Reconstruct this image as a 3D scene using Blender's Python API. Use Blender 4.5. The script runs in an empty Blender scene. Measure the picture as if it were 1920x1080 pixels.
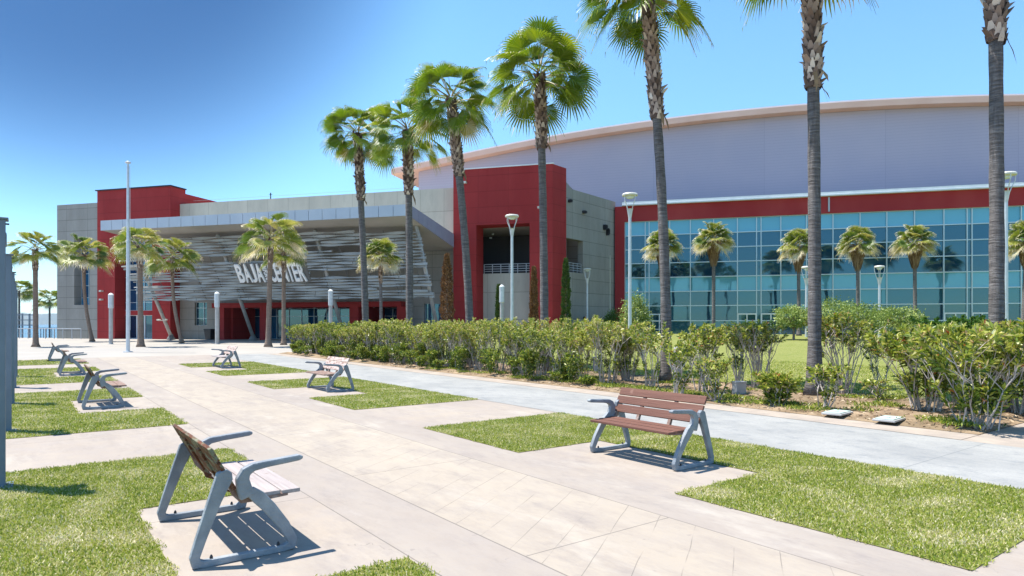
import bpy, math, random
import numpy as np
from mathutils import Vector, Matrix
R = math.radians
random.seed(7)
rng = np.random.default_rng(7)
sc = bpy.context.scene
col = sc.collection

# ------------------------------------------------------------------ camera
FPX, CXP, CYP, EYE = 1225.0, 960.0, 607.0, 1.65      # calibration read off the photograph (1920 px wide)
cd = bpy.data.cameras.new('camera')
cam = bpy.data.objects.new('camera', cd); col.objects.link(cam)
cam.location = (0, 0, EYE); cam.rotation_euler = (R(90), 0, 0)
cd.sensor_width = 36; cd.lens = 36 * FPX / 1920
cd.shift_y = (CYP - 540) / 1920
cd.clip_start = 0.05; cd.clip_end = 40000
sc.camera = cam

# ------------------------------------------------------------------ light
SUN_EL, SUN_AZ = 68.0, -76.0        # azimuth measured from +Y, clockwise positive
sx, sy, sz = math.sin(R(SUN_AZ)) * math.cos(R(SUN_EL)), math.cos(R(SUN_AZ)) * math.cos(R(SUN_EL)), math.sin(R(SUN_EL))
w = bpy.data.worlds.new('World'); sc.world = w; w.use_nodes = True
nt = w.node_tree; nt.nodes.clear()
sky = nt.nodes.new('ShaderNodeTexSky'); sky.sky_type = 'NISHITA'; sky.sun_disc = False
sky.sun_elevation = R(SUN_EL); sky.sun_rotation = R(SUN_AZ)
sky.air_density = 1.0; sky.dust_density = 0.0; sky.ozone_density = 2.5
bg = nt.nodes.new('ShaderNodeBackground'); bg.inputs[1].default_value = 0.14
wo = nt.nodes.new('ShaderNodeOutputWorld')
# the polarised band of deep blue, high in the sky to the left
tc = nt.nodes.new('ShaderNodeTexCoord')
dp = nt.nodes.new('ShaderNodeVectorMath'); dp.operation = 'DOT_PRODUCT'
dv = Vector((-0.72, 1.0, 0.75)).normalized(); dp.inputs[1].default_value = dv
mr = nt.nodes.new('ShaderNodeMapRange'); mr.interpolation_type = 'SMOOTHSTEP'
mr.inputs[1].default_value = 0.885; mr.inputs[2].default_value = 0.985
mx = nt.nodes.new('ShaderNodeMix'); mx.data_type = 'RGBA'; mx.blend_type = 'MULTIPLY'
mx.inputs[7].default_value = (0.24, 0.29, 0.37, 1)
hs = nt.nodes.new('ShaderNodeHueSaturation'); hs.inputs[0].default_value = .492; hs.inputs[1].default_value = 1.15; hs.inputs[2].default_value = 1.0
nt.links.new(tc.outputs['Generated'], dp.inputs[0]); nt.links.new(dp.outputs['Value'], mr.inputs[0])
nt.links.new(mr.outputs[0], mx.inputs[0]); nt.links.new(sky.outputs[0], hs.inputs[4]); nt.links.new(hs.outputs[0], mx.inputs[6])
# blue air low over the sea instead of a white rim
sp = nt.nodes.new('ShaderNodeSeparateXYZ'); nt.links.new(tc.outputs['Generated'], sp.inputs[0])
m3 = nt.nodes.new('ShaderNodeMapRange'); m3.interpolation_type = 'SMOOTHSTEP'; m3.inputs[1].default_value = -.05; m3.inputs[2].default_value = .42; m3.inputs[3].default_value = 1; m3.inputs[4].default_value = 0
nt.links.new(sp.outputs[2], m3.inputs[0])
m4 = nt.nodes.new('ShaderNodeMix'); m4.data_type = 'RGBA'; m4.blend_type = 'MULTIPLY'; m4.inputs[7].default_value = (.50, .68, .86, 1)
nt.links.new(m3.outputs[0], m4.inputs[0]); nt.links.new(mx.outputs[2], m4.inputs[6])
nt.links.new(m4.outputs[2], bg.inputs[0]); nt.links.new(bg.outputs[0], wo.inputs[0])
sl = bpy.data.lights.new('sun', 'SUN'); sl.energy = 4.5; sl.angle = R(0.53); sl.color = (1, .955, .87)
so = bpy.data.objects.new('sun', sl); col.objects.link(so)
so.rotation_euler = Vector((sx, sy, sz)).to_track_quat('Z', 'Y').to_euler()
so.location = (0, 0, 60)
vs = sc.view_settings; vs.view_transform = 'Standard'; vs.look = 'None'; vs.gamma = 1; vs.exposure = 1.0

# ------------------------------------------------------------------ frames
AP = math.atan2(.599, .801)        # promenade frame: local x = across, local y = along
AB = -math.atan2(.2705, .9627)     # building frame: local x = along the facade, local y = into the building
U = Vector((-.599, .801)); V = Vector((.801, .599)); W = Vector((.9627, -.2705)); N = Vector((.2705, .9627))
def G(px, py, z=0.0):
    Z = FPX * (EYE - z) / (py - CYP); return Vector(((px - CXP) / FPX * Z, Z, z))
def PB(px, py, c):                 # photo pixel -> (s, z) on the building plane c
    r = (px - CXP) / FPX; Z = c / (N.x * r + N.y); return (r * Z * W.x + Z * W.y, EYE - (py - CYP) / FPX * Z)
def ZX(px, Z, z=0): return Vector(((px - CXP) / FPX * Z, Z, z))
def pl(b, a): return V * b + U * a  # promenade coords to world xy

# ------------------------------------------------------------------ materials
def nodes(m): return m.node_tree.nodes, m.node_tree.links
def mat(name, c1, c2=None, scale=5.0, rough=.7, metal=0.0, spec=.5, bump=0.0, bscale=None, detail=4, stretch=None, lo=.35, hi=.65, c3=None, s3=.6):
    m = bpy.data.materials.new(name); m.use_nodes = True
    ns, ls = nodes(m); p = ns['Principled BSDF']
    p.inputs['Roughness'].default_value = rough; p.inputs['Metallic'].default_value = metal
    p.inputs['Specular IOR Level'].default_value = spec
    p.inputs['Base Color'].default_value = (*c1, 1)
    t = ns.new('ShaderNodeTexCoord'); mp = ns.new('ShaderNodeMapping'); ls.new(t.outputs['Object'], mp.inputs[0])
    if stretch: mp.inputs['Scale'].default_value = stretch
    m['vec'] = 1
    if c2 is not None:
        n = ns.new('ShaderNodeTexNoise'); n.inputs['Scale'].default_value = scale; n.inputs['Detail'].default_value = detail
        ls.new(mp.outputs[0], n.inputs['Vector'])
        r = ns.new('ShaderNodeValToRGB'); r.color_ramp.elements[0].position = lo; r.color_ramp.elements[1].position = hi
        r.color_ramp.elements[0].color = (*c1, 1); r.color_ramp.elements[1].color = (*c2, 1)
        ls.new(n.outputs['Fac'], r.inputs[0]); out = r.outputs[0]
        if c3 is not None:
            n3 = ns.new('ShaderNodeTexNoise'); n3.inputs['Scale'].default_value = scale * .17; n3.inputs['Detail'].default_value = 3
            ls.new(mp.outputs[0], n3.inputs['Vector'])
            r3 = ns.new('ShaderNodeMapRange'); r3.inputs[1].default_value = .42; r3.inputs[2].default_value = .66; r3.inputs[4].default_value = s3
            ls.new(n3.outputs['Fac'], r3.inputs[0])
            x = ns.new('ShaderNodeMix'); x.data_type = 'RGBA'; ls.new(r3.outputs[0], x.inputs[0]); ls.new(out, x.inputs[6]); x.inputs[7].default_value = (*c3, 1)
            out = x.outputs[2]
        ls.new(out, p.inputs['Base Color'])
    if bump:
        n2 = ns.new('ShaderNodeTexNoise'); n2.inputs['Scale'].default_value = bscale or scale * 4; n2.inputs['Detail'].default_value = 5
        ls.new(mp.outputs[0], n2.inputs['Vector'])
        b = ns.new('ShaderNodeBump'); b.inputs['Strength'].default_value = bump; b.inputs['Distance'].default_value = .02
        ls.new(n2.outputs['Fac'], b.inputs['Height']); ls.new(b.outputs[0], p.inputs['Normal'])
    return m
def mth(ns, ls, op, a, b=None, c=None):
    n = ns.new('ShaderNodeMath'); n.operation = op
    for i, v in enumerate((a, b, c)):
        if v is None: continue
        if isinstance(v, (int, float)): n.inputs[i].default_value = v
        else: ls.new(v, n.inputs[i])
    return n.outputs[0]
def mixc(ns, ls, f, a, b, mode='MIX'):
    x = ns.new('ShaderNodeMix'); x.data_type = 'RGBA'; x.blend_type = mode
    for i, v in ((0, f), (6, a), (7, b)):
        if isinstance(v, (int, float)): x.inputs[i].default_value = v
        elif isinstance(v, tuple): x.inputs[i].default_value = (*v, 1)
        else: ls.new(v, x.inputs[i])
    return x.outputs[2]
def noise(ns, ls, vec, scale, detail=4, lo=.35, hi=.65, rough=.55):
    n = ns.new('ShaderNodeTexNoise'); n.inputs['Scale'].default_value = scale; n.inputs['Detail'].default_value = detail
    n.inputs['Roughness'].default_value = rough
    ls.new(vec, n.inputs['Vector'])
    r = ns.new('ShaderNodeMapRange'); r.inputs[1].default_value = lo; r.inputs[2].default_value = hi
    ls.new(n.outputs['Fac'], r.inputs[0]); return r.outputs[0]
def attr_mat(name, stops, rough=.5, trans=.0, bump=0, spec=.4, nscale=None):
    """colour from the face attribute rnd through a ramp; optional translucency for leaves"""
    m = bpy.data.materials.new(name); m.use_nodes = True
    ns, ls = nodes(m); p = ns['Principled BSDF']; p.inputs['Roughness'].default_value = rough
    p.inputs['Specular IOR Level'].default_value = spec
    a = ns.new('ShaderNodeAttribute'); a.attribute_name = 'rnd'
    r = ns.new('ShaderNodeValToRGB'); e = r.color_ramp.elements
    while len(e) < len(stops): e.new(.5)
    for i, (pos, c) in enumerate(stops): e[i].position = pos; e[i].color = (*c, 1)
    ls.new(a.outputs['Fac'], r.inputs[0]); ls.new(r.outputs[0], p.inputs['Base Color'])
    if trans:
        t = ns.new('ShaderNodeBsdfTranslucent'); ls.new(r.outputs[0], t.inputs[0])
        mxx = ns.new('ShaderNodeMixShader'); mxx.inputs[0].default_value = trans
        ls.new(p.outputs[0], mxx.inputs[1]); ls.new(t.outputs[0], mxx.inputs[2])
        ls.new(mxx.outputs[0], ns['Material Output'].inputs[0])
    return m

M = {}
def paving_material():
    m = bpy.data.materials.new('scored_concrete'); m.use_nodes = True
    ns, ls = nodes(m); p = ns['Principled BSDF']; p.inputs['Roughness'].default_value = .82; p.inputs['Specular IOR Level'].default_value = .25
    t = ns.new('ShaderNodeTexCoord'); v = t.outputs['Object']
    s = ns.new('ShaderNodeSeparateXYZ'); ls.new(v, s.inputs[0]); b, a = s.outputs[0], s.outputs[1]
    mp = ns.new('ShaderNodeMapping'); mp.inputs['Scale'].default_value = (1.0, .35, 1); ls.new(v, mp.inputs[0])
    big = noise(ns, ls, mp.outputs[0], .55, 4, .38, .64)
    mid = noise(ns, ls, v, 2.3, 6, .36, .66, .7)
    fine = noise(ns, ls, v, 42, 3, .3, .7)
    base = mixc(ns, ls, big, (.315, .26, .215), (.40, .335, .265))
    base = mixc(ns, ls, mth(ns, ls, 'MULTIPLY', mid, .5), base, (.30, .265, .25))
    # smoother lilac-grey bands on both sides of the scored centre lane
    def band(x, lo, hi): return mth(ns, ls, 'MULTIPLY', mth(ns, ls, 'GREATER_THAN', x, lo), mth(ns, ls, 'LESS_THAN', x, hi))
    side = mth(ns, ls, 'ADD', band(b, 2.2, 2.85), band(b, 4.4, 5.05))
    base = mixc(ns, ls, mth(ns, ls, 'MULTIPLY', side, .42), base, (.30, .26, .225))
    centre = band(b, 2.85, 4.4)
    base = mixc(ns, ls, mth(ns, ls, 'MULTIPLY', centre, .45), base, (.395, .335, .255))
    # stains
    st = noise(ns, ls, mp.outputs[0], 1.1, 8, .50, .70, .75)
    base = mixc(ns, ls, mth(ns, ls, 'MULTIPLY', st, .7), base, (.215, .185, .175))
    st2 = noise(ns, ls, mp.outputs[0], 3.1, 9, .54, .74, .8)
    base = mixc(ns, ls, mth(ns, ls, 'MULTIPLY', st2, .6), base, (.17, .145, .14))
    mpd = ns.new('ShaderNodeMapping'); mpd.inputs['Scale'].default_value = (1.6, .6, 1); mpd.inputs['Location'].default_value = (31, 7, 0); mpd.inputs['Rotation'].default_value = (0, 0, .25); ls.new(v, mpd.inputs[0])
    st3 = noise(ns, ls, mpd.outputs[0], 1.9, 9, .46, .68, .78)
    base = mixc(ns, ls, mth(ns, ls, 'MULTIPLY', st3, .50), base, (.235, .195, .17))
    lite = noise(ns, ls, mpd.outputs[0], .8, 7, .55, .7, .7)
    base = mixc(ns, ls, mth(ns, ls, 'MULTIPLY', lite, .5), base, (.46, .41, .35))
    spot = noise(ns, ls, v, 9, 2, .72, .76)
    base = mixc(ns, ls, mth(ns, ls, 'MULTIPLY', spot, .5), base, (.2, .17, .16))
    vo = ns.new('ShaderNodeTexVoronoi'); vo.feature = 'DISTANCE_TO_EDGE'; vo.inputs['Scale'].default_value = .33
    wv = ns.new('ShaderNodeVectorMath'); wv.operation = 'ADD'; nn_ = ns.new('ShaderNodeTexNoise'); nn_.inputs['Scale'].default_value = 2.5; nn_.inputs['Detail'].default_value = 6
    ls.new(v, nn_.inputs['Vector']); ls.new(v, wv.inputs[0]); ls.new(nn_.outputs['Color'], wv.inputs[1]); ls.new(wv.outputs[0], vo.inputs['Vector'])
    ck = mth(ns, ls, 'MULTIPLY', mth(ns, ls, 'LESS_THAN', vo.outputs['Distance'], .0016), noise(ns, ls, v, .5, 2, .50, .60))
    base = mixc(ns, ls, mth(ns, ls, 'MULTIPLY', ck, .5), base, (.12, .10, .09))
    base = mixc(ns, ls, mth(ns, ls, 'MULTIPLY', fine, .28), base, (.30, .27, .25))
    # joints
    wob = mth(ns, ls, 'MULTIPLY', mth(ns, ls, 'SUBTRACT', noise(ns, ls, v, 1.2, 2, 0, 1), .5), .05)
    def line(x, pos, wd): return mth(ns, ls, 'LESS_THAN', mth(ns, ls, 'ABSOLUTE', mth(ns, ls, 'SUBTRACT', x, pos)), wd)
    def rep(x, per, off, wd):
        return mth(ns, ls, 'LESS_THAN', mth(ns, ls, 'ABSOLUTE', mth(ns, ls, 'SUBTRACT', mth(ns, ls, 'MODULO', mth(ns, ls, 'ADD', x, off), per), per / 2)), wd)
    j = mth(ns, ls, 'MAXIMUM', line(b, 2.85, .007), line(b, 4.40, .006))
    j = mth(ns, ls, 'MAXIMUM', j, line(b, 2.19, .006))
    far = mth(ns, ls, 'MULTIPLY', mth(ns, ls, 'LESS_THAN', b, 2.19), rep(a, 2.54, 30.7, .006))
    tr = mth(ns, ls, 'MULTIPLY', centre, rep(a, 3.05, 31.42, .006))
    dg = mth(ns, ls, 'MULTIPLY', centre, rep(mth(ns, ls, 'ADD', mth(ns, ls, 'SUBTRACT', a, mth(ns, ls, 'MULTIPLY', b, .65)), wob), .37, 40, .0042))
    brk = noise(ns, ls, v, 1.7, 2, .40, .56)
    dg = mth(ns, ls, 'MULTIPLY', dg, brk)
    j = mth(ns, ls, 'MAXIMUM', j, mth(ns, ls, 'MAXIMUM', tr, far)); 
    j = mth(ns, ls, 'MAXIMUM', mth(ns, ls, 'MULTIPLY', j, .62), mth(ns, ls, 'MULTIPLY', dg, .5))
    base = mixc(ns, ls, j, base, (.10, .088, .08))
    ls.new(base, p.inputs['Base Color'])
    bp = ns.new('ShaderNodeBump'); bp.inputs['Strength'].default_value = .25; bp.inputs['Distance'].default_value = .01
    ls.new(mth(ns, ls, 'SUBTRACT', mth(ns, ls, 'MULTIPLY', mid, .5), j), bp.inputs['Height']); ls.new(bp.outputs[0], p.inputs['Normal'])
    return m
def walk_material():
    m = bpy.data.materials.new('grey_stamped_concrete'); m.use_nodes = True
    ns, ls = nodes(m); p = ns['Principled BSDF']; p.inputs['Roughness'].default_value = .8; p.inputs['Specular IOR Level'].default_value = .25
    t = ns.new('ShaderNodeTexCoord'); v = t.outputs['Object']
    mp = ns.new('ShaderNodeMapping'); mp.inputs['Scale'].default_value = (1.3, .8, 1); mp.inputs['Rotation'].default_value = (0, 0, .5); ls.new(v, mp.inputs[0])
    f1 = noise(ns, ls, mp.outputs[0], .8, 6, .38, .62, .68); f2 = noise(ns, ls, mp.outputs[0], 2.6, 8, .52, .68, .78); f3 = noise(ns, ls, v, 26, 6, .42, .66, .8)
    c = mixc(ns, ls, f1, (.345, .335, .315), (.265, .262, .252)); c = mixc(ns, ls, mth(ns, ls, 'MULTIPLY', f2, .6), c, (.14, .155, .175))
    c = mixc(ns, ls, mth(ns, ls, 'MULTIPLY', f3, .45), c, (.19, .20, .215))
    s = ns.new('ShaderNodeSeparateXYZ'); ls.new(v, s.inputs[0])
    jt = mth(ns, ls, 'LESS_THAN', mth(ns, ls, 'ABSOLUTE', mth(ns, ls, 'SUBTRACT', mth(ns, ls, 'MODULO', mth(ns, ls, 'ADD', s.outputs[1], 40), 5.1), 2.5)), .008)
    c = mixc(ns, ls, mth(ns, ls, 'MULTIPLY', jt, .5), c, (.13, .14, .15))
    ls.new(c, p.inputs['Base Color'])
    bp = ns.new('ShaderNodeBump'); bp.inputs['Strength'].default_value = .3; bp.inputs['Distance'].default_value = .01
    ls.new(f2, bp.inputs['Height']); ls.new(bp.outputs[0], p.inputs['Normal'])
    return m
def form_concrete(name, c1, c2, pw=3.2, ph=1.25, jd=.5, rough=.85):
    """board-formed concrete or paint over it, with panel joints that follow the wall (object x / z)"""
    m = bpy.data.materials.new(name); m.use_nodes = True
    ns, ls = nodes(m); p = ns['Principled BSDF']; p.inputs['Roughness'].default_value = rough; p.inputs['Specular IOR Level'].default_value = .2
    t = ns.new('ShaderNodeTexCoord'); v = t.outputs['Object']
    s = ns.new('ShaderNodeSeparateXYZ'); ls.new(v, s.inputs[0])
    x = mth(ns, ls, 'ADD', s.outputs[0], mth(ns, ls, 'MULTIPLY', s.outputs[1], .999)); z = s.outputs[2]
    mp = ns.new('ShaderNodeMapping'); mp.inputs['Scale'].default_value = (1, 1, .3); ls.new(v, mp.inputs[0])
    f1 = noise(ns, ls, mp.outputs[0], .45, 6, .36, .64, .65); f2 = noise(ns, ls, mp.outputs[0], 2.5, 6, .5, .75, .7)
    c = mixc(ns, ls, f1, c1, c2)
    c = mixc(ns, ls, mth(ns, ls, 'MULTIPLY', f2, .25), c, tuple(q * .6 for q in c1))
    # each cast panel a touch lighter or darker
    cx = mth(ns, ls, 'FLOOR', mth(ns, ls, 'DIVIDE', mth(ns, ls, 'ADD', x, 200), pw)); cz = mth(ns, ls, 'FLOOR', mth(ns, ls, 'DIVIDE', mth(ns, ls, 'ADD', z, 50), ph))
    cb = ns.new('ShaderNodeCombineXYZ'); ls.new(cx, cb.inputs[0]); ls.new(cz, cb.inputs[1])
    wn = ns.new('ShaderNodeTexWhiteNoise'); wn.noise_dimensions = '2D'; ls.new(cb.outputs[0], wn.inputs[0])
    c = mixc(ns, ls, mth(ns, ls, 'MULTIPLY', wn.outputs[0], .22), c, tuple(q * .72 for q in c1))
    jx = mth(ns, ls, 'LESS_THAN', mth(ns, ls, 'ABSOLUTE', mth(ns, ls, 'SUBTRACT', mth(ns, ls, 'MODULO', mth(ns, ls, 'ADD', x, 200), pw), .03)), .028)
    jz = mth(ns, ls, 'LESS_THAN', mth(ns, ls, 'ABSOLUTE', mth(ns, ls, 'SUBTRACT', mth(ns, ls, 'MODULO', mth(ns, ls, 'ADD', z, 50), ph), .03)), .028)
    j = mth(ns, ls, 'MAXIMUM', mth(ns, ls, 'MULTIPLY', jx, .7), jz)
    c = mixc(ns, ls, mth(ns, ls, 'MULTIPLY', j, jd), c, tuple(q * .4 for q in c1))
    ls.new(c, p.inputs['Base Color'])
    bp = ns.new('ShaderNodeBump'); bp.inputs['Strength'].default_value = .35; bp.inputs['Distance'].default_value = .03
    ls.new(mth(ns, ls, 'SUBTRACT', mth(ns, ls, 'MULTIPLY', f2, .3), j), bp.inputs['Height']); ls.new(bp.outputs[0], p.inputs['Normal'])
    return m
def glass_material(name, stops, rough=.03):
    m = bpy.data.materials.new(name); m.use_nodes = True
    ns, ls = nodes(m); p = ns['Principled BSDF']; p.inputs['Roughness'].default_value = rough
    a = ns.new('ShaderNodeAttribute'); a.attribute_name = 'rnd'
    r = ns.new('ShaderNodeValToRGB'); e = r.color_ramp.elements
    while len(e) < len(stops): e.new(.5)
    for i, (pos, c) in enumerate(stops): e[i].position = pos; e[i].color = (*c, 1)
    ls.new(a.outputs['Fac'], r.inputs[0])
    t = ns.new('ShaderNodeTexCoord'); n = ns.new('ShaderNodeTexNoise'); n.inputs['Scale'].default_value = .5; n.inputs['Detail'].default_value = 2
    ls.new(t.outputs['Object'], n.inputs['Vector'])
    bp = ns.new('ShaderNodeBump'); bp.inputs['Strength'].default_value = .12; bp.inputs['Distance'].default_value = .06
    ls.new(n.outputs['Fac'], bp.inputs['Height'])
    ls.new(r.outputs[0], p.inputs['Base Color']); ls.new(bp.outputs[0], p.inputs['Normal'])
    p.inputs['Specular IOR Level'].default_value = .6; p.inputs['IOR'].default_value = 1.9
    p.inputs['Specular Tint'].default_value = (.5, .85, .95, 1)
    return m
def grassy(name, cols, scale=6, fine=90):
    m = bpy.data.materials.new(name); m.use_nodes = True
    ns, ls = nodes(m); p = ns['Principled BSDF']; p.inputs['Roughness'].default_value = .9; p.inputs['Specular IOR Level'].default_value = .1
    t = ns.new('ShaderNodeTexCoord'); v = t.outputs['Object']
    f1 = noise(ns, ls, v, scale * .12, 5, .35, .65, .7); f2 = noise(ns, ls, v, scale, 6, .42, .62, .8); f3 = noise(ns, ls, v, fine, 3, .35, .65)
    c = mixc(ns, ls, f1, cols[0], cols[1]); c = mixc(ns, ls, mth(ns, ls, 'MULTIPLY', f2, .6), c, cols[2]); c = mixc(ns, ls, mth(ns, ls, 'MULTIPLY', f3, .5), c, cols[3])
    ls.new(c, p.inputs['Base Color'])
    bp = ns.new('ShaderNodeBump'); bp.inputs['Strength'].default_value = .6; bp.inputs['Distance'].default_value = .03
    ls.new(f3, bp.inputs['Height']); ls.new(bp.outputs[0], p.inputs['Normal'])
    return m
M['paving'] = paving_material()
M['walk'] = walk_material()
M['border'] = mat('pink_border_concrete', (.39, .325, .27), (.30, .255, .22), 2.2, .85, bump=.15, spec=.2)
M['plaza'] = mat('plaza_concrete', (.38, .345, .305), (.33, .30, .265), .35, .85, spec=.2, c3=(.30, .285, .275))
M['ground'] = mat('dry_ground', (.30, .25, .19), (.18, .16, .10), .3, .95, spec=.1)
M['soil'] = mat('bed_soil', (.34, .25, .165), (.20, .14, .09), 2.2, .95, spec=.1, bump=.8, bscale=18, c3=(.13, .10, .06))
M['turf'] = grassy('turf_base', ((.20, .24, .05), (.26, .26, .08), (.36, .31, .14), (.10, .14, .025)))
M['lawn'] = grassy('lawn_turf', ((.19, .22, .05), (.25, .26, .08), (.33, .30, .13), (.09, .13, .025)), 5, 14)
M['blade'] = attr_mat('grass_blades', [(0, (.10, .165, .015)), (.35, (.24, .31, .025)), (.60, (.40, .41, .06)), (.76, (.54, .49, .22)), (1, (.74, .66, .44))], .6, .35)
M['palm'] = attr_mat('palm_leaf', [(0, (.03, .08, .004)), (.4, (.135, .215, .008)), (.75, (.32, .37, .018)), (.90, (.42, .38, .06)), (.96, (.60, .5, .26)), (1, (.80, .72, .55))], .42, .38, spec=.5)
M['palm_b'] = attr_mat('palm_leaf_weathered', [(0, (.035, .08, .010)), (.35, (.11, .175, .02)), (.6, (.30, .33, .04)), (.8, (.55, .46, .14)), (1, (.85, .75, .55))], .45, .38, spec=.5)
M['petiole'] = mat('petiole', (.22, .24, .06), (.30, .17, .06), 3, .5)
M['dead_frond'] = attr_mat('dead_fronds', [(0, (.09, .05, .025)), (.5, (.23, .14, .07)), (1, (.42, .30, .18))], .85, .15)
M['boot'] = attr_mat('trunk_boots', [(0, (.06, .035, .025)), (.4, (.20, .14, .11)), (.75, (.42, .33, .28)), (1, (.66, .57, .48))], .9)
def trunk_material(name, c1, c2, c3):
    m = bpy.data.materials.new(name); m.use_nodes = True
    ns, ls = nodes(m); p = ns['Principled BSDF']; p.inputs['Roughness'].default_value = .9; p.inputs['Specular IOR Level'].default_value = .15
    t = ns.new('ShaderNodeTexCoord'); v = t.outputs['Object']
    mp = ns.new('ShaderNodeMapping'); mp.inputs['Scale'].default_value = (1.5, 1.5, 13); ls.new(v, mp.inputs[0])
    f1 = noise(ns, ls, mp.outputs[0], 2.2, 6, .35, .65, .7)
    mp2 = ns.new('ShaderNodeMapping'); mp2.inputs['Scale'].default_value = (9, 9, 1); ls.new(v, mp2.inputs[0])
    f2 = noise(ns, ls, mp2.outputs[0], 2.5, 5, .45, .7, .7)
    c = mixc(ns, ls, f1, c1, c2); c = mixc(ns, ls, mth(ns, ls, 'MULTIPLY', f2, .5), c, c3)
    ls.new(c, p.inputs['Base Color'])
    bp = ns.new('ShaderNodeBump'); bp.inputs['Strength'].default_value = .9; bp.inputs['Distance'].default_value = .03
    ls.new(f1, bp.inputs['Height']); ls.new(bp.outputs[0], p.inputs['Normal'])
    return m
M['trunk'] = trunk_material('palm_trunk_grey', (.10, .09, .088), (.27, .245, .235), (.06, .052, .052))
M['trunk_b'] = trunk_material('palm_trunk_brown', (.22, .155, .12), (.33, .25, .20), (.13, .10, .085))
M['stem'] = mat('shrub_stems', (.33, .28, .25), (.52, .46, .42), 8, .85)
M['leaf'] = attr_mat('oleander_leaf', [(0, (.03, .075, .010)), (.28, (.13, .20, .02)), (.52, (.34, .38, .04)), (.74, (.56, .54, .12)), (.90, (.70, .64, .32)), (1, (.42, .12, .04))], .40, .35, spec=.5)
M['leaf_dark'] = attr_mat('dark_leaf', [(0, (.025, .07, .012)), (.5, (.07, .16, .02)), (1, (.17, .28, .035))], .5, .25)
M['leaf_pale'] = attr_mat('pale_leaf', [(0, (.09, .15, .025)), (.5, (.24, .32, .06)), (1, (.50, .54, .20))], .5, .25)
M['cyp_dead'] = attr_mat('dead_cypress_leaf', [(0, (.07, .03, .015)), (.5, (.19, .09, .035)), (1, (.36, .21, .10))], .9, .1)
M['cyp'] = attr_mat('cypress_leaf', [(0, (.02, .045, .012)), (.6, (.06, .12, .02)), (1, (.13, .19, .03))], .7, .1)
M['litter'] = attr_mat('dry_leaf_litter', [(0, (.12, .07, .04)), (.5, (.34, .23, .14)), (1, (.62, .50, .36))], .9)
M['alu'] = mat('weathered_aluminium', (.20, .225, .255), (.33, .35, .37), 7, .6, metal=.15, spec=.35, bump=.3, bscale=60, c3=(.16, .175, .20))
M['bolt'] = mat('dark_bolt', (.04, .04, .045), rough=.5, metal=.6)
def wood(name, a, b, c, thr=.5, amt=.8, ws=(1.2, 1.2, 1.2)):
    m = bpy.data.materials.new(name); m.use_nodes = True
    ns, ls = nodes(m); p = ns['Principled BSDF']; p.inputs['Roughness'].default_value = .72; p.inputs['Specular IOR Level'].default_value = .3
    t = ns.new('ShaderNodeTexCoord'); v = t.outputs['Object']
    mp = ns.new('ShaderNodeMapping'); mp.inputs['Scale'].default_value = (30, 1.2, 30); ls.new(v, mp.inputs[0])
    g = noise(ns, ls, mp.outputs[0], 1.5, 6, .35, .65, .7)
    mp2 = ns.new('ShaderNodeMapping'); mp2.inputs['Scale'].default_value = ws; ls.new(v, mp2.inputs[0])
    q = noise(ns, ls, mp2.outputs[0], 7, 5, thr, thr + .1, .65)
    col_ = mixc(ns, ls, mth(ns, ls, 'MULTIPLY', g, .8), a, b); col_ = mixc(ns, ls, mth(ns, ls, 'MULTIPLY', q, amt), col_, c)
    ls.new(col_, p.inputs['Base Color'])
    bp = ns.new('ShaderNodeBump'); bp.inputs['Strength'].default_value = .35; bp.inputs['Distance'].default_value = .006
    ls.new(g, bp.inputs['Height']); ls.new(bp.outputs[0], p.inputs['Normal'])
    return m
M['redwood'] = wood('redwood_stain', (.12, .052, .038), (.19, .088, .062), (.30, .17, .13), .62, .5)
M['greywood'] = wood('silvered_wood', (.30, .255, .25), (.44, .39, .37), (.26, .20, .18), .60, .7)
M['rustwood'] = wood('peeling_brown_wood', (.06, .02, .01), (.20, .06, .018), (.20, .20, .13), .50, .9, (1.5, 1.1, 2.2))
M['peelwood'] = wood('peeling_pale_wood', (.46, .36, .32), (.56, .46, .41), (.20, .09, .06), .50, .85, (2, 1.2, 3))
M['brownwood'] = wood('worn_brown_wood', (.19, .12, .095), (.30, .20, .16), (.42, .36, .33), .55, .6)
M['steel_post'] = mat('blue_grey_painted_steel', (.115, .155, .20), (.15, .195, .245), 2.5, .5, metal=.1, bump=.08)
M['galv'] = mat('pale_galvanised_pole', (.50, .53, .56), (.60, .62, .64), 4, .45, metal=.35)
M['lampwhite'] = mat('pale_lamp_housing', (.62, .60, .54), (.52, .50, .44), 5, .45)
M['lens'] = mat('frosted_lamp_lens', (.60, .66, .68), rough=.2)
M['postgrey'] = mat('grey_light_column', (.36, .35, .34), (.45, .44, .43), 3, .6)
M['redwall'] = form_concrete('red_painted_concrete', (.30, .026, .026), (.36, .038, .037), 2.9, 1.45, .45, .75)
M['redstucco'] = mat('red_stucco', (.33, .03, .032), (.39, .05, .048), .6, .8, spec=.2, stretch=(1, 1, .5), c3=(.28, .022, .026))
M['grey'] = form_concrete('grey_cast_concrete', (.27, .255, .23), (.34, .325, .295), 3.0, 1.24, .6)
M['cream'] = form_concrete('pale_cast_concrete', (.44, .41, .34), (.54, .50, .41), 2.45, 2.6, .55)
M['lav'] = mat('lavender_metal_cladding', (.42, .38, .47), (.45, .40, .48), .25, .6, spec=.25)
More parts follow.
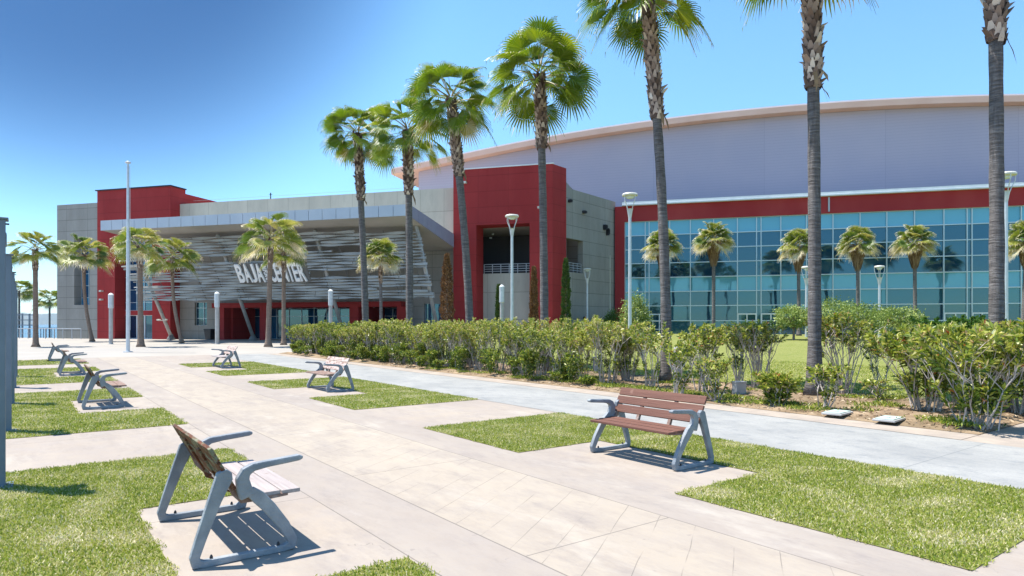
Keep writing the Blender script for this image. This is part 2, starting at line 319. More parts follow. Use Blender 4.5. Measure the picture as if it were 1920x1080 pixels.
def lav_lines(m):
    ns, ls = nodes(m); p = ns['Principled BSDF']
    t = ns.new('ShaderNodeTexCoord'); s = ns.new('ShaderNodeSeparateXYZ'); ls.new(t.outputs['Object'], s.inputs[0])
    src = p.inputs['Base Color'].links[0].from_socket
    z = mth(ns, ls, 'MODULO', s.outputs[2], .3); f = mth(ns, ls, 'LESS_THAN', z, .035)
    xx = mth(ns, ls, 'MODULO', mth(ns, ls, 'ADD', s.outputs[0], 200), 11.5); g = mth(ns, ls, 'LESS_THAN', xx, .06)
    pn = mth(ns, ls, 'FLOOR', mth(ns, ls, 'DIVIDE', mth(ns, ls, 'ADD', s.outputs[0], 200), 11.5))
    wn = ns.new('ShaderNodeTexWhiteNoise'); wn.noise_dimensions = '1D'; ls.new(pn, wn.inputs[1])
    c = mixc(ns, ls, mth(ns, ls, 'MULTIPLY', wn.outputs[0], .12), src, (.34, .31, .40))
    c = mixc(ns, ls, mth(ns, ls, 'MULTIPLY', mth(ns, ls, 'MAXIMUM', f, g), .22), c, (.16, .17, .25))
    ls.new(c, p.inputs['Base Color'])
lav_lines(M['lav'])
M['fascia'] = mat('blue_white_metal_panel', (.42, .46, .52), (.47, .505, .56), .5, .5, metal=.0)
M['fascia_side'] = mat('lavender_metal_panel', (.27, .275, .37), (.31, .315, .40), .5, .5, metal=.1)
M['soffit'] = mat('grey_plaster_soffit', (.42, .40, .38), (.36, .35, .33), .4, .85)
M['peach'] = mat('peach_roof_fascia', (.72, .44, .34), (.78, .50, .40), .4, .7)
M['white'] = mat('white_metal_trim', (.72, .73, .72), (.62, .64, .65), 1.0, .5)
M['roofing'] = mat('pale_roof_sheet', (.66, .67, .68), rough=.5)
M['slat'] = mat('brushed_grey_slats', (.31, .305, .29), (.43, .42, .395), 1.2, .45, metal=.15, stretch=(.4, 3, 3))
M['dark'] = mat('dark_interior', (.018, .02, .024), rough=.6)
M['darkgrey'] = mat('dark_grey_plaster', (.17, .165, .16), (.14, .14, .14), .8, .9)  # plain dark grey for column feet, ribs and sign backing
M['mull'] = mat('silver_mullion', (.52, .60, .62), rough=.4, metal=.3)
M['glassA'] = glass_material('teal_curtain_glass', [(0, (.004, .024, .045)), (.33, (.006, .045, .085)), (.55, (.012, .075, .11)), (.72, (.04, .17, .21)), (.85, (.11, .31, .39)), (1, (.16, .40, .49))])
M['glassB'] = glass_material('blue_glass', [(0, (.004, .02, .05)), (.5, (.008, .07, .16)), (1, (.03, .26, .46))])
M['sign'] = mat('white_sign_letters', (.93, .93, .93), rough=.5)
M['rail'] = mat('steel_railing', (.42, .44, .46), rough=.5, metal=.3)
M['cover'] = mat('pale_green_cover', (.33, .42, .38), (.42, .50, .46), 9, .7)
M['bin'] = mat('black_plastic_bin', (.02, .022, .027), rough=.5)
M['water'] = mat('sea_water', (.02, .075, .13), (.03, .10, .17), .02, .25, bump=.3, bscale=.4)
M['hill'] = mat('far_hills', (.06, .10, .10), (.09, .12, .11), .002, .9)

# ------------------------------------------------------------------ mesh helpers
def tag(o, label=None, cat=None, group=None, kind=None):
    for k, v in (('label', label), ('category', cat), ('group', group), ('kind', kind)):
        if v: o[k] = v
    return o
def empty(name, label, cat, loc=(0, 0, 0), rz=0.0, group=None):
    o = bpy.data.objects.new(name, None); col.objects.link(o); o.empty_display_size = .3
    o.location = loc; o.rotation_euler = (0, 0, rz); return tag(o, label, cat, group)
class MB:
    def __init__(s): s.v = []; s.f = []; s.r = []
    def add(s, vs, fs, r=0.5):
        n = len(s.v); s.v += [tuple(q) for q in vs]; s.f += [tuple(i + n for i in f) for f in fs]; s.r += [r] * len(fs); return s
    def box(s, x0, x1, y0, y1, z0, z1, r=.5):
        return s.add([(x0, y0, z0), (x1, y0, z0), (x1, y1, z0), (x0, y1, z0), (x0, y0, z1), (x1, y0, z1), (x1, y1, z1), (x0, y1, z1)],
                     [(3, 2, 1, 0), (4, 5, 6, 7), (0, 1, 5, 4), (1, 2, 6, 5), (2, 3, 7, 6), (3, 0, 4, 7)], r)
    def hexa(s, p, r=.5): return s.add(p, [(3, 2, 1, 0), (4, 5, 6, 7), (0, 1, 5, 4), (1, 2, 6, 5), (2, 3, 7, 6), (3, 0, 4, 7)], r)
    def tube(s, pts, rad, n=8, cap=True, r=.5):
        pts = [Vector(p) for p in pts]; rad = rad if hasattr(rad, '__len__') else [rad] * len(pts); vs = []
        ref = None
        for i, p in enumerate(pts):
            d = (pts[min(i + 1, len(pts) - 1)] - pts[max(i - 1, 0)]).normalized()
            if ref is None:
                ref = Vector((0, 0, 1)) if abs(d.z) < .9 else Vector((1, 0, 0))
            a = d.cross(ref).normalized(); b = a.cross(d).normalized(); ref = b
            for k in range(n):
                t = 2 * math.pi * k / n; vs.append(p + (a * math.cos(t) + b * math.sin(t)) * rad[i])
        fs = [(i * n + k, i * n + (k + 1) % n, (i + 1) * n + (k + 1) % n, (i + 1) * n + k) for i in range(len(pts) - 1) for k in range(n)]
        if cap: fs += [tuple(reversed(range(n))), tuple(range((len(pts) - 1) * n, len(pts) * n))]
        return s.add(vs, fs, r)
    def lathe(s, prof, n=20, o=(0, 0, 0), r=.5):
        vs = [(o[0] + q * math.cos(2 * math.pi * k / n), o[1] + q * math.sin(2 * math.pi * k / n), o[2] + z) for q, z in prof for k in range(n)]
        fs = [(i * n + k, i * n + (k + 1) % n, (i + 1) * n + (k + 1) % n, (i + 1) * n + k) for i in range(len(prof) - 1) for k in range(n)]
        fs += [tuple(reversed(range(n))), tuple(range((len(prof) - 1) * n, len(prof) * n))]
        return s.add(vs, fs, r)
    def stroke(s, pts, wd, y0, y1):
        """a plate in the x-z plane: polyline with a width at each point, given thickness y0..y1"""
        P = [Vector((a, b)) for a, b in pts]; L = []; Rr = []
        for i, p in enumerate(P):
            d0 = (P[i] - P[i - 1]).normalized() if i else (P[1] - P[0]).normalized()
            d1 = (P[i + 1] - P[i]).normalized() if i < len(P) - 1 else d0
            n0 = Vector((-d0.y, d0.x)); n1 = Vector((-d1.y, d1.x)); n = (n0 + n1).normalized()
            k = 1 / max(.5, n.dot(n0)); L.append(p + n * wd[i] * .5 * k); Rr.append(p - n * wd[i] * .5 * k)
        ym = (y0 + y1) / 2; e = .008
        m = len(P)
        vs = []
        for (A, y, sh) in ((L, y0, 1), (Rr, y0, 1), (L, y1, 1), (Rr, y1, 1)):
            for i in range(m):
                B = A[i]; vs.append((B.x, y, B.y))
        def q(i): return i
        fs = []
        for i in range(m - 1):
            fs += [(i, i + 1, m + i + 1, m + i), (2 * m + i, 3 * m + i, 3 * m + i + 1, 2 * m + i + 1),
                   (i, 2 * m + i, 2 * m + i + 1, i + 1), (m + i, m + i + 1, 3 * m + i + 1, 3 * m + i)]
        fs += [(0, m, 3 * m, 2 * m), (m - 1, 3 * m - 1, 4 * m - 1, 2 * m - 1)]
        return s.add(vs, fs)
    def build(s, name, m, parent=None, smooth=False, bevel=0.0, **kw):
        me = bpy.data.meshes.new(name); me.from_pydata(s.v, [], s.f); me.update()
        at = me.attributes.new('rnd', 'FLOAT', 'FACE'); at.data.foreach_set('value', np.array(s.r, dtype=np.float32))
        if smooth: me.polygons.foreach_set('use_smooth', np.ones(len(s.f), dtype=bool))
        me.materials.append(m)
        o = bpy.data.objects.new(name, me); col.objects.link(o)
        if parent: o.parent = parent
        if bevel:
            b = o.modifiers.new('bevel', 'BEVEL'); b.width = bevel; b.segments = 2; b.limit_method = 'ANGLE'; b.angle_limit = R(35)
        return tag(o, **kw)
def np_mesh(name, verts, nper, rnd, m, parent=None, smooth=False, **kw):
    """verts: (n*nper,3) array, every nper consecutive vertices one face"""
    me = bpy.data.meshes.new(name); nv = len(verts); nf = nv // nper
    me.vertices.add(nv); me.vertices.foreach_set('co', np.ascontiguousarray(verts, dtype=np.float32).ravel())
    me.loops.add(nv); me.loops.foreach_set('vertex_index', np.arange(nv, dtype=np.int32))
    me.polygons.add(nf); me.polygons.foreach_set('loop_start', np.arange(0, nv, nper, dtype=np.int32))
    me.update(calc_edges=True)
    at = me.attributes.new('rnd', 'FLOAT', 'FACE'); at.data.foreach_set('value', rnd.astype(np.float32))
    me.materials.append(m)
    o = bpy.data.objects.new(name, me); col.objects.link(o)
    if parent: o.parent = parent
    return tag(o, **kw)
def sheet(name, poly, z, m, rz=0.0, kind='structure', **kw):
    b = MB(); b.add([(x, y, z) for x, y in poly], [tuple(range(len(poly)))]); o = b.build(name, m, kind=kind, **kw); o.rotation_euler = (0, 0, rz); return o

# ------------------------------------------------------------------ ground
def tri(s, lo, hi): t = max(0, min(1, (s - lo) / (hi - lo))); return t * t * (3 - 2 * t)
def ground_z(x, y):
    b = V.x * x + V.y * y; c = N.x * x + N.y * y; a = U.x * x + U.y * y
    return .62 * tri(c, 24, 60) * tri(b - 15.6, 0, 12)
# big sheet: everything on land; stops at the sea behind the left of the building
sheet('ground', [(-900, -700), (900, -700), (900, 90), (-69, 90), (-69, 59.5), (-900, 59.5)], -.03, M['ground'], AB)
sheet('plaza', [(-80, -60), (10.71, -60), (10.71, 37.0), (80, 37), (80, 100), (-80, 100)], -.012, M['plaza'], AP)
bpy.data.objects['plaza'].data.clear_geometry()
def clip_build(name, poly, z, m, rz):
    b = MB(); b.add([(x, y, z) for x, y in poly], [tuple(range(len(poly)))]); me = bpy.data.objects[name].data
    me.from_pydata(b.v, [], b.f); me.update()
# plaza outline in world space: promenade strip plus the forecourt up to the sea wall and the facade
def to_p(v): return (V.x * v[0] + V.y * v[1], U.x * v[0] + U.y * v[1])
def bw(s, c): return W * s + N * c
fore = [pl(-60, -60), pl(14, -60), pl(14, 36.6), pl(16.5, 37.2), bw(-11, 58.0), bw(-11, 62.5), bw(-68, 62.5), bw(-68.9, 59.3), bw(-190, 59.3)]
clip_build('plaza', [to_p(v) for v in fore], -.012, M['plaza'], AP)
sheet('promenade', [(-30, -12), (7.95, -12), (7.95, 37.5), (-30, 37.5)], 0.0, M['paving'], AP)
sheet('walkway', [(7.95, -12), (10.62, -12), (10.62, 36.8), (7.95, 36.8)], 0.004, M['walk'], AP)
sheet('walkway_border', [(10.624, 3.6), (11.3, 3.6), (11.3, 36.8), (10.624, 36.8)], 0.008, M['border'], AP)
sheet('side_path', [(10.624, .4), (40, .4), (40, 3.596), (10.624, 3.596)], 0.004, M['border'], AP)
# soil bed under the hedge: lumpy
def grid(name, b0, b1, a0, a1, nb, na, zf, m, kind='structure', **kw):
    B = MB(); vs = []
    for i in range(na + 1):
        for k in range(nb + 1):
            b = b0 + (b1 - b0) * k / nb; a = a0 + (a1 - a0) * i / na; p = pl(b, a); vs.append((b, a, zf(b, a, p)))
    fs = [(i * (nb + 1) + k, i * (nb + 1) + k + 1, (i + 1) * (nb + 1) + k + 1, (i + 1) * (nb + 1) + k) for i in range(na) for k in range(nb)]
    B.add(vs, fs); o = B.build(name, m, smooth=True, kind=kind, **kw); o.rotation_euler = (0, 0, AP); return o
nz = np.random.default_rng(3).random((64, 64))
def vn(x, y):
    xi, yi = math.floor(x), math.floor(y); fx, fy = x - xi, y - yi; fx = fx * fx * (3 - 2 * fx); fy = fy * fy * (3 - 2 * fy)
    g = lambda i, j: nz[i % 64, j % 64]
    return (g(xi, yi) * (1 - fx) + g(xi + 1, yi) * fx) * (1 - fy) + (g(xi, yi + 1) * (1 - fx) + g(xi + 1, yi + 1) * fx) * fy
def soil_z(b, a, p=None):
    e = min(1, (b - 11.3) / .4, (15.75 - b) / .5, (a - 3.6) / .4, (36.9 - a) / .4); e = max(0, e)
    return .012 + e * (.06 * vn(b * 1.7, a * 1.7) + .03 * vn(b * 5, a * 5))
LA, LB = pl(15.9, 36.9), bw(-10.5, 58.5)
def left_of(p): return (LB.x - LA.x) * (p.y - LA.y) - (LB.y - LA.y) * (p.x - LA.x) < 0
grid('planting_bed', 11.304, 15.75, 3.6, 36.9, 44, 260, soil_z, M['soil'])
grid('lawn', 15.74, 95, -40, 60, 120, 150, lambda b, a, p: (.02 + ground_z(p.x, p.y)) if left_of(p) else -.25, M['lawn'])
sheet('sea', [(-30000, 59.0), (30000, 59.0), (30000, 39000), (-30000, 39000)], -9.0, M['water'], AB)
B = MB(); B.box(-260, -69.4, 58.9, 59.5, -9.2, -.02); o = B.build('sea_wall', M['postgrey'], label='low grey sea wall at the edge of the plaza', cat='wall'); o.rotation_euler = (0, 0, AB)
# far hills across the bay
B = MB(); prof = []
for i in range(61):
    x = -9500 + 140 * i; h_ = 60 + 95 * vn(i * .23, 3.3) + 40 * vn(i * .9, 8.1); h_ *= tri(i, 0, 8) ; prof.append((x, h_))
vs = []
for x, h_ in prof: vs += [(x, 9000, -9.5), (x, 9500, h_ * 1.0 - 9), (x, 11000, -9.5)]
fs = []
for i in range(60): fs += [(3 * i, 3 * i + 3, 3 * i + 4, 3 * i + 1), (3 * i + 1, 3 * i + 4, 3 * i + 5, 3 * i + 2)]
B.add(vs, fs).build('hills', M['hill'], smooth=True, kind='structure')

# ------------------------------------------------------------------ turf patches with grass blades
def blades(n, x0, x1, y0, y1, hgt, wid, keep, seed, zf=None):
    g = np.random.default_rng(seed)
    x = g.uniform(x0, x1, n); y = g.uniform(y0, y1, n); k = keep(x, y); x, y = x[k], y[k]; n = len(x)
    th = g.uniform(0, 2 * math.pi, n); le = g.uniform(.3, 1.4, n); h = hgt * g.uniform(.5, 1.15, n); wd = wid * g.uniform(.7, 1.4, n)
    ph = g.uniform(0, 2 * math.pi, n)
    dx, dy = np.cos(th), np.sin(th); bx, by = np.cos(ph) * wd / 2, np.sin(ph) * wd / 2
    z0 = np.zeros(n) if zf is None else zf(x, y)
    lx, ly = dx * np.sin(le) * h, dy * np.sin(le) * h; lz = np.cos(le) * h
    v = np.empty((n, 4, 3))
    v[:, 0] = np.stack([x - bx, y - by, z0], 1); v[:, 1] = np.stack([x + bx, y + by, z0], 1)
    v[:, 2] = np.stack([x + bx * .6 + lx, y + by * .6 + ly, z0 + lz], 1); v[:, 3] = np.stack([x - bx * .6 + lx * .9, y - by * .6 + ly * .9, z0 + lz], 1)
    pn = np.sin(x * 1.9 + 1.3 * np.sin(y * 1.3)) * np.sin(y * 2.3 + 1.7 * np.sin(x * .9)) * .5 + np.sin(x * 7.1 + y * 3.3) * np.sin(y * 6.3 - x * 2) * .25
    dry = np.zeros(n)
    for q in range(5):
        fx, fy, p1, p2 = g.uniform(1.2, 6.5, 4); dry += np.sin(x * fx + y * p1 * .7 + p2) * np.sin(y * fy - x * p2 * .5 + p1)
    dry = np.clip(dry / 2.2, 0, 1)
    r = np.clip(g.normal(.38, .2, n) + pn * .15 + (g.random(n) < .24 + .40 * dry) * .42 + dry * .12, 0, 1)
    return v.reshape(-1, 3), r
def in_poly_keep(a0, a1, b0, b1, na0, na1, nb0, nb1):
    def k(x, y):    # ragged edges
        j = .022 * np.sin(x * 13 + y * 11) + .014 * np.sin(x * 41 + y * 37) + rng.normal(0, .012, len(x))
        q = (x > b0 + j) & (x < b1 + j) & (y > a0 + j) & (y < a1 + j)
        return q & ~((x > nb0 + j) & (x < nb1) & (y > na0 + j) & (y < na1 + j))
    return k
P0 = 10.15
seed = 10
for side in ('left', 'right'):
    for k in range(-1, 4):
        if side == 'right' and k > 2: continue
        a0, a1 = 1.65 + P0 * k, 9.12 + P0 * k
        if k == 3: a1 = 36.4
        if side == 'left': b0, b1, nb0, nb1 = -3.6, 2.16, .80, 2.3; vis0 = -2.2 if k < 2 else -.9
        else: b0, b1, nb0, nb1 = 5.06, 7.93, 4.9, 6.5; vis0 = b0
        na0, na1 = 4.13 + P0 * k, 6.63 + P0 * k
        if side == 'left': poly = [(b0, a0), (b1, a0), (b1, na0), (nb0, na0), (nb0, na1), (b1, na1), (b1, a1), (b0, a1)]
        else: poly = [(b0, a0), (b1, a0), (b1, a1), (b0, a1), (b0, na1), (nb1, na1), (nb1, na0), (b0, na0)]
        sheet('turf', poly, .006, M['turf'], AP, kind='structure')
        dens, hg, wd = {-1: (900, .045, .008), 0: (8200, .027, .0072), 1: (3600, .030, .011), 2: (1500, .034, .018), 3: (700, .04, .026)}[k]
        n = int(dens * (b1 - vis0) * (a1 - a0)); seed += 1
        if k < 0: a0 = max(a0, -4)
        v, r = blades(n, vis0 - .03, b1 + .05, a0 - .03, a1 + .05, hg, wd, in_poly_keep(a0, a1, vis0, b1, na0, na1, nb0, nb1), seed)
        v[:, 2] += .006
        o = np_mesh('grass', v, 4, r, M['blade'], kind='stuff', label='short patchy turf of the grass panel on the %s of the promenade, row %d' % (side, k + 2), cat='grass'); o.rotation_euler = (0, 0, AP)
v, r = blades(52000, 15.2, 26, 3, 22, .06, .016, lambda x, y: (x > 15.5 + .25 * np.sin(y * 2.1)) , 77)
xy = v.reshape(-1, 4, 3); gz = np.array([.02 + ground_z(*(pl(q[0], q[1]))) for q in xy[:, 0]]); xy[:, :, 2] += gz[:, None]
o = np_mesh('grass', v, 4, np.clip(r * .75 + .12, 0, 1), M['blade'], kind='stuff', label='mown lawn behind the hedge', cat='grass'); o.rotation_euler = (0, 0, AP)

# ------------------------------------------------------------------ bench
BL = 1.37
def bench(loc, rz, label, m_seat, m_back, group=None, backgap=.012):
    root = empty('park_bench', label, 'bench', loc, rz, 'park benches along the promenade')
    for y in (0.0, BL - .05):
        b = MB()
        b.stroke([(.262, .635), (.235, .60), (.17, .44), (.085, .20), (.045, .075), (.055, .032), (.10, .024), (.36, .024), (.63, .024), (.690, .035), (.698, .075), (.640, .19), (.540, .33), (.46, .42), (.40, .475)],
                 [.045, .115, .088, .07, .062, .06, .052, .046, .050, .062, .068, .078, .088, .095, .07], y, y + .05)
        b.build('side_frame', M['alu'], root, bevel=.009)
        b = MB()
        b.stroke([(.385, .43), (.362, .50), (.352, .565), (.375, .612), (.425, .638), (.52, .650), (.65, .660), (.745, .668), (.775, .668)],
                 [.10, .10, .085, .066, .056, .048, .046, .044, .022], y - .004, y + .054)
        b.build('armrest', M['alu'], root, bevel=.012)
    for y in (.42, .92):
        b = MB(); b.stroke([(.155, .74), (.22, .62), (.29, .50), (.32, .425), (.38, .398), (.52, .397), (.66, .402)], [.028, .03, .035, .04, .035, .03, .02], y, y + .045)
        b.build('support_bracket', m_back if m_back is M['rustwood'] else M['brownwood'], root, bevel=.004)
    for y in (.05, BL - .095):
        b = MB(); b.stroke([(.27, .545), (.31, .46), (.36, .405), (.52, .397), (.68, .402)], [.03, .04, .04, .03, .02], y, y + .035)
        b.build('support_bracket', M['brownwood'], root, bevel=.004)
    for i in range(3):
        x0 = .345 + i * .146; b = MB()
        z0 = .428 - .004 * i; b.hexa([(x0, .055, z0 - .016), (x0 + .134, .055, z0 - .016), (x0 + .134, BL - .055, z0 - .016), (x0, BL - .055, z0 - .016),
                                      (x0, .055, z0 + .014), (x0 + .134, .055, z0 + .014), (x0 + .134, BL - .055, z0 + .014), (x0, BL - .055, z0 + .014)])
        b.build('seat_slat', m_seat, root, bevel=.005)
    d = Vector((.128 - .288, .805 - .505)).normalized(); nrm = Vector((-d.y, d.x))
    tot = .34; wslat = (tot - 2 * backgap) / 3
    for i in range(3):
        s0 = i * (wslat + backgap); p0 = Vector((.300, .500)) + d * s0; p1 = p0 + d * wslat; t = nrm * .013
        q = [p0 + t, p0 - t, p1 - t, p1 + t]
        b = MB(); b.hexa([(q[0].x, .005, q[0].y), (q[1].x, .005, q[1].y), (q[1].x, BL - .005, q[1].y), (q[0].x, BL - .005, q[0].y),
                          (q[3].x, .005, q[3].y), (q[2].x, .005, q[2].y), (q[2].x, BL - .005, q[2].y), (q[3].x, BL - .005, q[3].y)])
        b.build('back_slat', m_back, root, bevel=.005)
    for y in (.025, BL - .025):
        for x in (.15, .60):
            b = MB(); b.lathe([(.011, .03), (.011, .062), (.005, .075)], 8, (x, y, 0)); b.build('anchor_bolt', M['bolt'], root)
    return root
pA = Vector((-2.157, 4.347))
lb = ['nearest bench on the left, seen from behind, rusty peeling backrest and silvered seat', 'brown slatted bench on the left lawn edge, second from the camera', 'third bench along the left grass strip, dark brown back', 'farthest bench on the left, beside the plaza palm']
for k in range(4):
    p = pA + U * (10.16 * k)
    bench((p.x, p.y, 0.0), AP, lb[k], M['greywood'] if k == 0 else M['brownwood'], M['rustwood'] if k < 2 else M['brownwood'], backgap=.006 if k == 0 else .012)
q0 = Vector((1.81, 7.27)) + V * .735 + U * BL
lr = ['nearest bench on the right with clean reddish brown slats on a concrete pad', 'middle bench on the right with pale peeling slats', 'farthest bench on the right, small, dark patchy backrest']
for k in range(3):
    p = q0 + U * (10.45 * k)
    bench((p.x, p.y, 0.0), AP + math.pi, lr[k], (M['redwood'], M['brownwood'], M['greywood'])[k], (M['redwood'], M['peelwood'], M['peelwood'])[k], backgap=.016)

# ------------------------------------------------------------------ left steel posts
for k in range(5):
    p = pl(-.23, 8.39 + 4.28 * k)
    root = empty('steel_post', ['closest blue-grey steel post at the left edge of the picture', 'second blue-grey steel post from the camera', 'third blue-grey steel post from the camera', 'fourth blue-grey steel post from the camera', 'farthest blue-grey steel post of the row'][k], 'post', (p.x, p.y, 0), AP, 'steel posts along the left lawn')
    b = MB(); b.box(-.085, .085, -.085, .085, 0, 2.70); b.box(-.11, .11, -.11, .11, 2.698, 2.718); b.build('post', M['steel_post'], root, bevel=.006)
    b = MB(); b.box(-.15, .15, -.15, .15, .004, .016); b.build('base_plate', M['steel_post'], root)
    b = MB(); b.box(-.02, .02, .08, .20, 2.50, 2.53); b.box(-.09, .09, .17, .36, 2.46, 2.60); b.build('floodlight', M['steel_post'], root, bevel=.01)
    b = MB(); b.box(.085, .115, -.012, .012, 2.655, 2.67); b.build('bracket', M['bolt'], root)

# ------------------------------------------------------------------ poles and lamps
def street_lamp(px, Z, H, label, gz=0.0, sc_=1.0):
    p = ZX(px, Z); z0 = gz
    root = empty('street_lamp', label, 'street lamp', (p.x, p.y, z0), random.uniform(0, 1.5), 'street lamps in front of the building')
    b = MB(); b.lathe([(.20, 0), (.20, .03), (.11, .05), (.105, 2.6), (.10, 2.62), (.09, H - 1.75), (.085, H - 1.4)], 14); b.build('pole', M['galv'], root, smooth=False)
    r0 = .46 * sc_
    b = MB(); b.lathe([(.09, H - 1.5), (.17, H - 1.0), (.20, H - .95), (.05, H - .94)], 14); b.build('lamp_base', M['galv'], root)
    b = MB()
    for k in range(4):
        t = k * math.pi / 2 + .4; c, s = math.cos(t), math.sin(t)
        b.tube([(c * .13, s * .13, H - 1.15), (c * .24, s * .24, H - .8), (c * r0 * .92, s * r0 * .92, H - .42), (c * r0 * .95, s * r0 * .95, H - .12)], .022, 6)
    b.build('lamp_arms', M['galv'], root)
    b = MB(); b.lathe([(r0 * .6, H - .20), (r0, H - .17), (r0 * 1.02, H - .10), (r0 * .9, H - .03), (r0 * .4, H)], 24); b.build('lamp_shade', M['lampwhite'], root, smooth=False)
    b = MB(); b.lathe([(r0 * .25, H - .34), (r0 * .5, H - .30), (r0 * .55, H - .205)], 16); b.build('lens', M['lens'], root)
    return root
street_lamp(960, 44, 9.0, 'tall street lamp in front of the red portal', 0)
street_lamp(1181, 39, 9.35, 'tall street lamp by the corner of the glass facade', .1)
street_lamp(1886, 33, 9.2, 'tall street lamp at the right edge beside a palm trunk', .1)
street_lamp(1101, 61, 6.75, 'small street lamp in front of the grey side wall', .1, .8)
street_lamp(1649, 51, 5.75, 'small street lamp in front of the clipped trees', .45, .8)
street_lamp(1512, 51, 5.7, 'small street lamp half hidden by the palm trunk before the glass', .45, .8)
def light_column(px, Z, H, label):
    p = ZX(px, Z); root = empty('light_column', label, 'lamp post', (p.x, p.y, -.012), .4, 'cylindrical light columns on the plaza')
    b = MB(); b.lathe([(.24, 0), (.24, .02), (.15, .04), (.15, H * .70)], 16); b.build('post', M['postgrey'], root)
    b = MB(); b.lathe([(.15, H * .70), (.20, H * .71), (.20, H * .955)], 16); b.build('lamp_tube', M['galv'], root)
    b = MB(); b.lathe([(.20, H * .955), (.21, H * .97), (.06, H)], 16); b.build('cap', M['white'], root)
light_column(208, 53, 4.15, 'grey light column in front of the left red wall')
light_column(407, 53, 4.25, 'grey light column before the grey wall with the dark window')
light_column(620, 53, 4.45, 'grey light column rising behind the left end of the hedge')
light_column(941, 50, 4.65, 'grey light column close to the street lamp before the portal')
p = G(240, 660)
root = empty('flagpole', 'tall bare silver flagpole on the plaza', 'flagpole', (p.x, p.y, -.012))
b = MB(); b.lathe([(.26, 0), (.26, .05), (.105, .06), (.10, 2.5), (.095, 2.52), (.09, 6.5), (.078, 6.52), (.07, 10.9)], 14); b.build('pole', M['galv'], root)
b = MB(); b.lathe([(.05, 10.9), (.05, 11.0), (.16, 11.05), (.16, 11.10), (.04, 11.16)], 12); b.build('truck', M['galv'], root)
b = MB(); b.tube([(.13, 0, 1.3), (.13, 0, 10.8)], .008, 4); b.build('halyard', M['white'], root)
# short grey bollards and boxes between the shrubs
p = G(1271, 722); root = empty('bollard', 'short round grey bollard beside the palm trunk in the hedge', 'bollard', (p.x, p.y, .02))
b = MB(); b.lathe([(.115, 0), (.115, .95), (.10, 1.0), (.02, 1.02)], 16); b.build('post', M['postgrey'], root)
for px, py, hh, lab in ((1386, 742, .28, 'small grey utility box among the shrub stems'), (1120, 700, .5, 'small pale box on a stake deep in the hedge')):
    p = G(px, py); root = empty('utility_box', lab, 'utility box', (p.x, p.y, .02), .3)
    b = MB(); b.box(-.13, .13, -.09, .09, .02, hh); b.build('cabinet', M['postgrey'], root, bevel=.01)
    b = MB(); b.box(-.14, .14, -.10, .10, hh, hh + .03); b.build('lid', M['postgrey'], root, bevel=.008)
for px, py, lab in ((1570, 777, 'pale green valve cover nearer the small palm shrub'), (1667, 789, 'pale grey-green valve cover on the right, flush with the soil')):
    p = G(px, py, .05); root = empty('valve_cover', lab, 'cover', (p.x, p.y, .06), AP + .1)
    b = MB(); b.box(-.27, .27, -.17, .17, 0, .035); b.build('frame', M['postgrey'], root, bevel=.01)
    b = MB(); b.box(-.24, .24, -.14, .14, .035, .048); b.box(-.05, .05, -.02, .02, .048, .055); b.build('lid', M['cover'], root, bevel=.004)

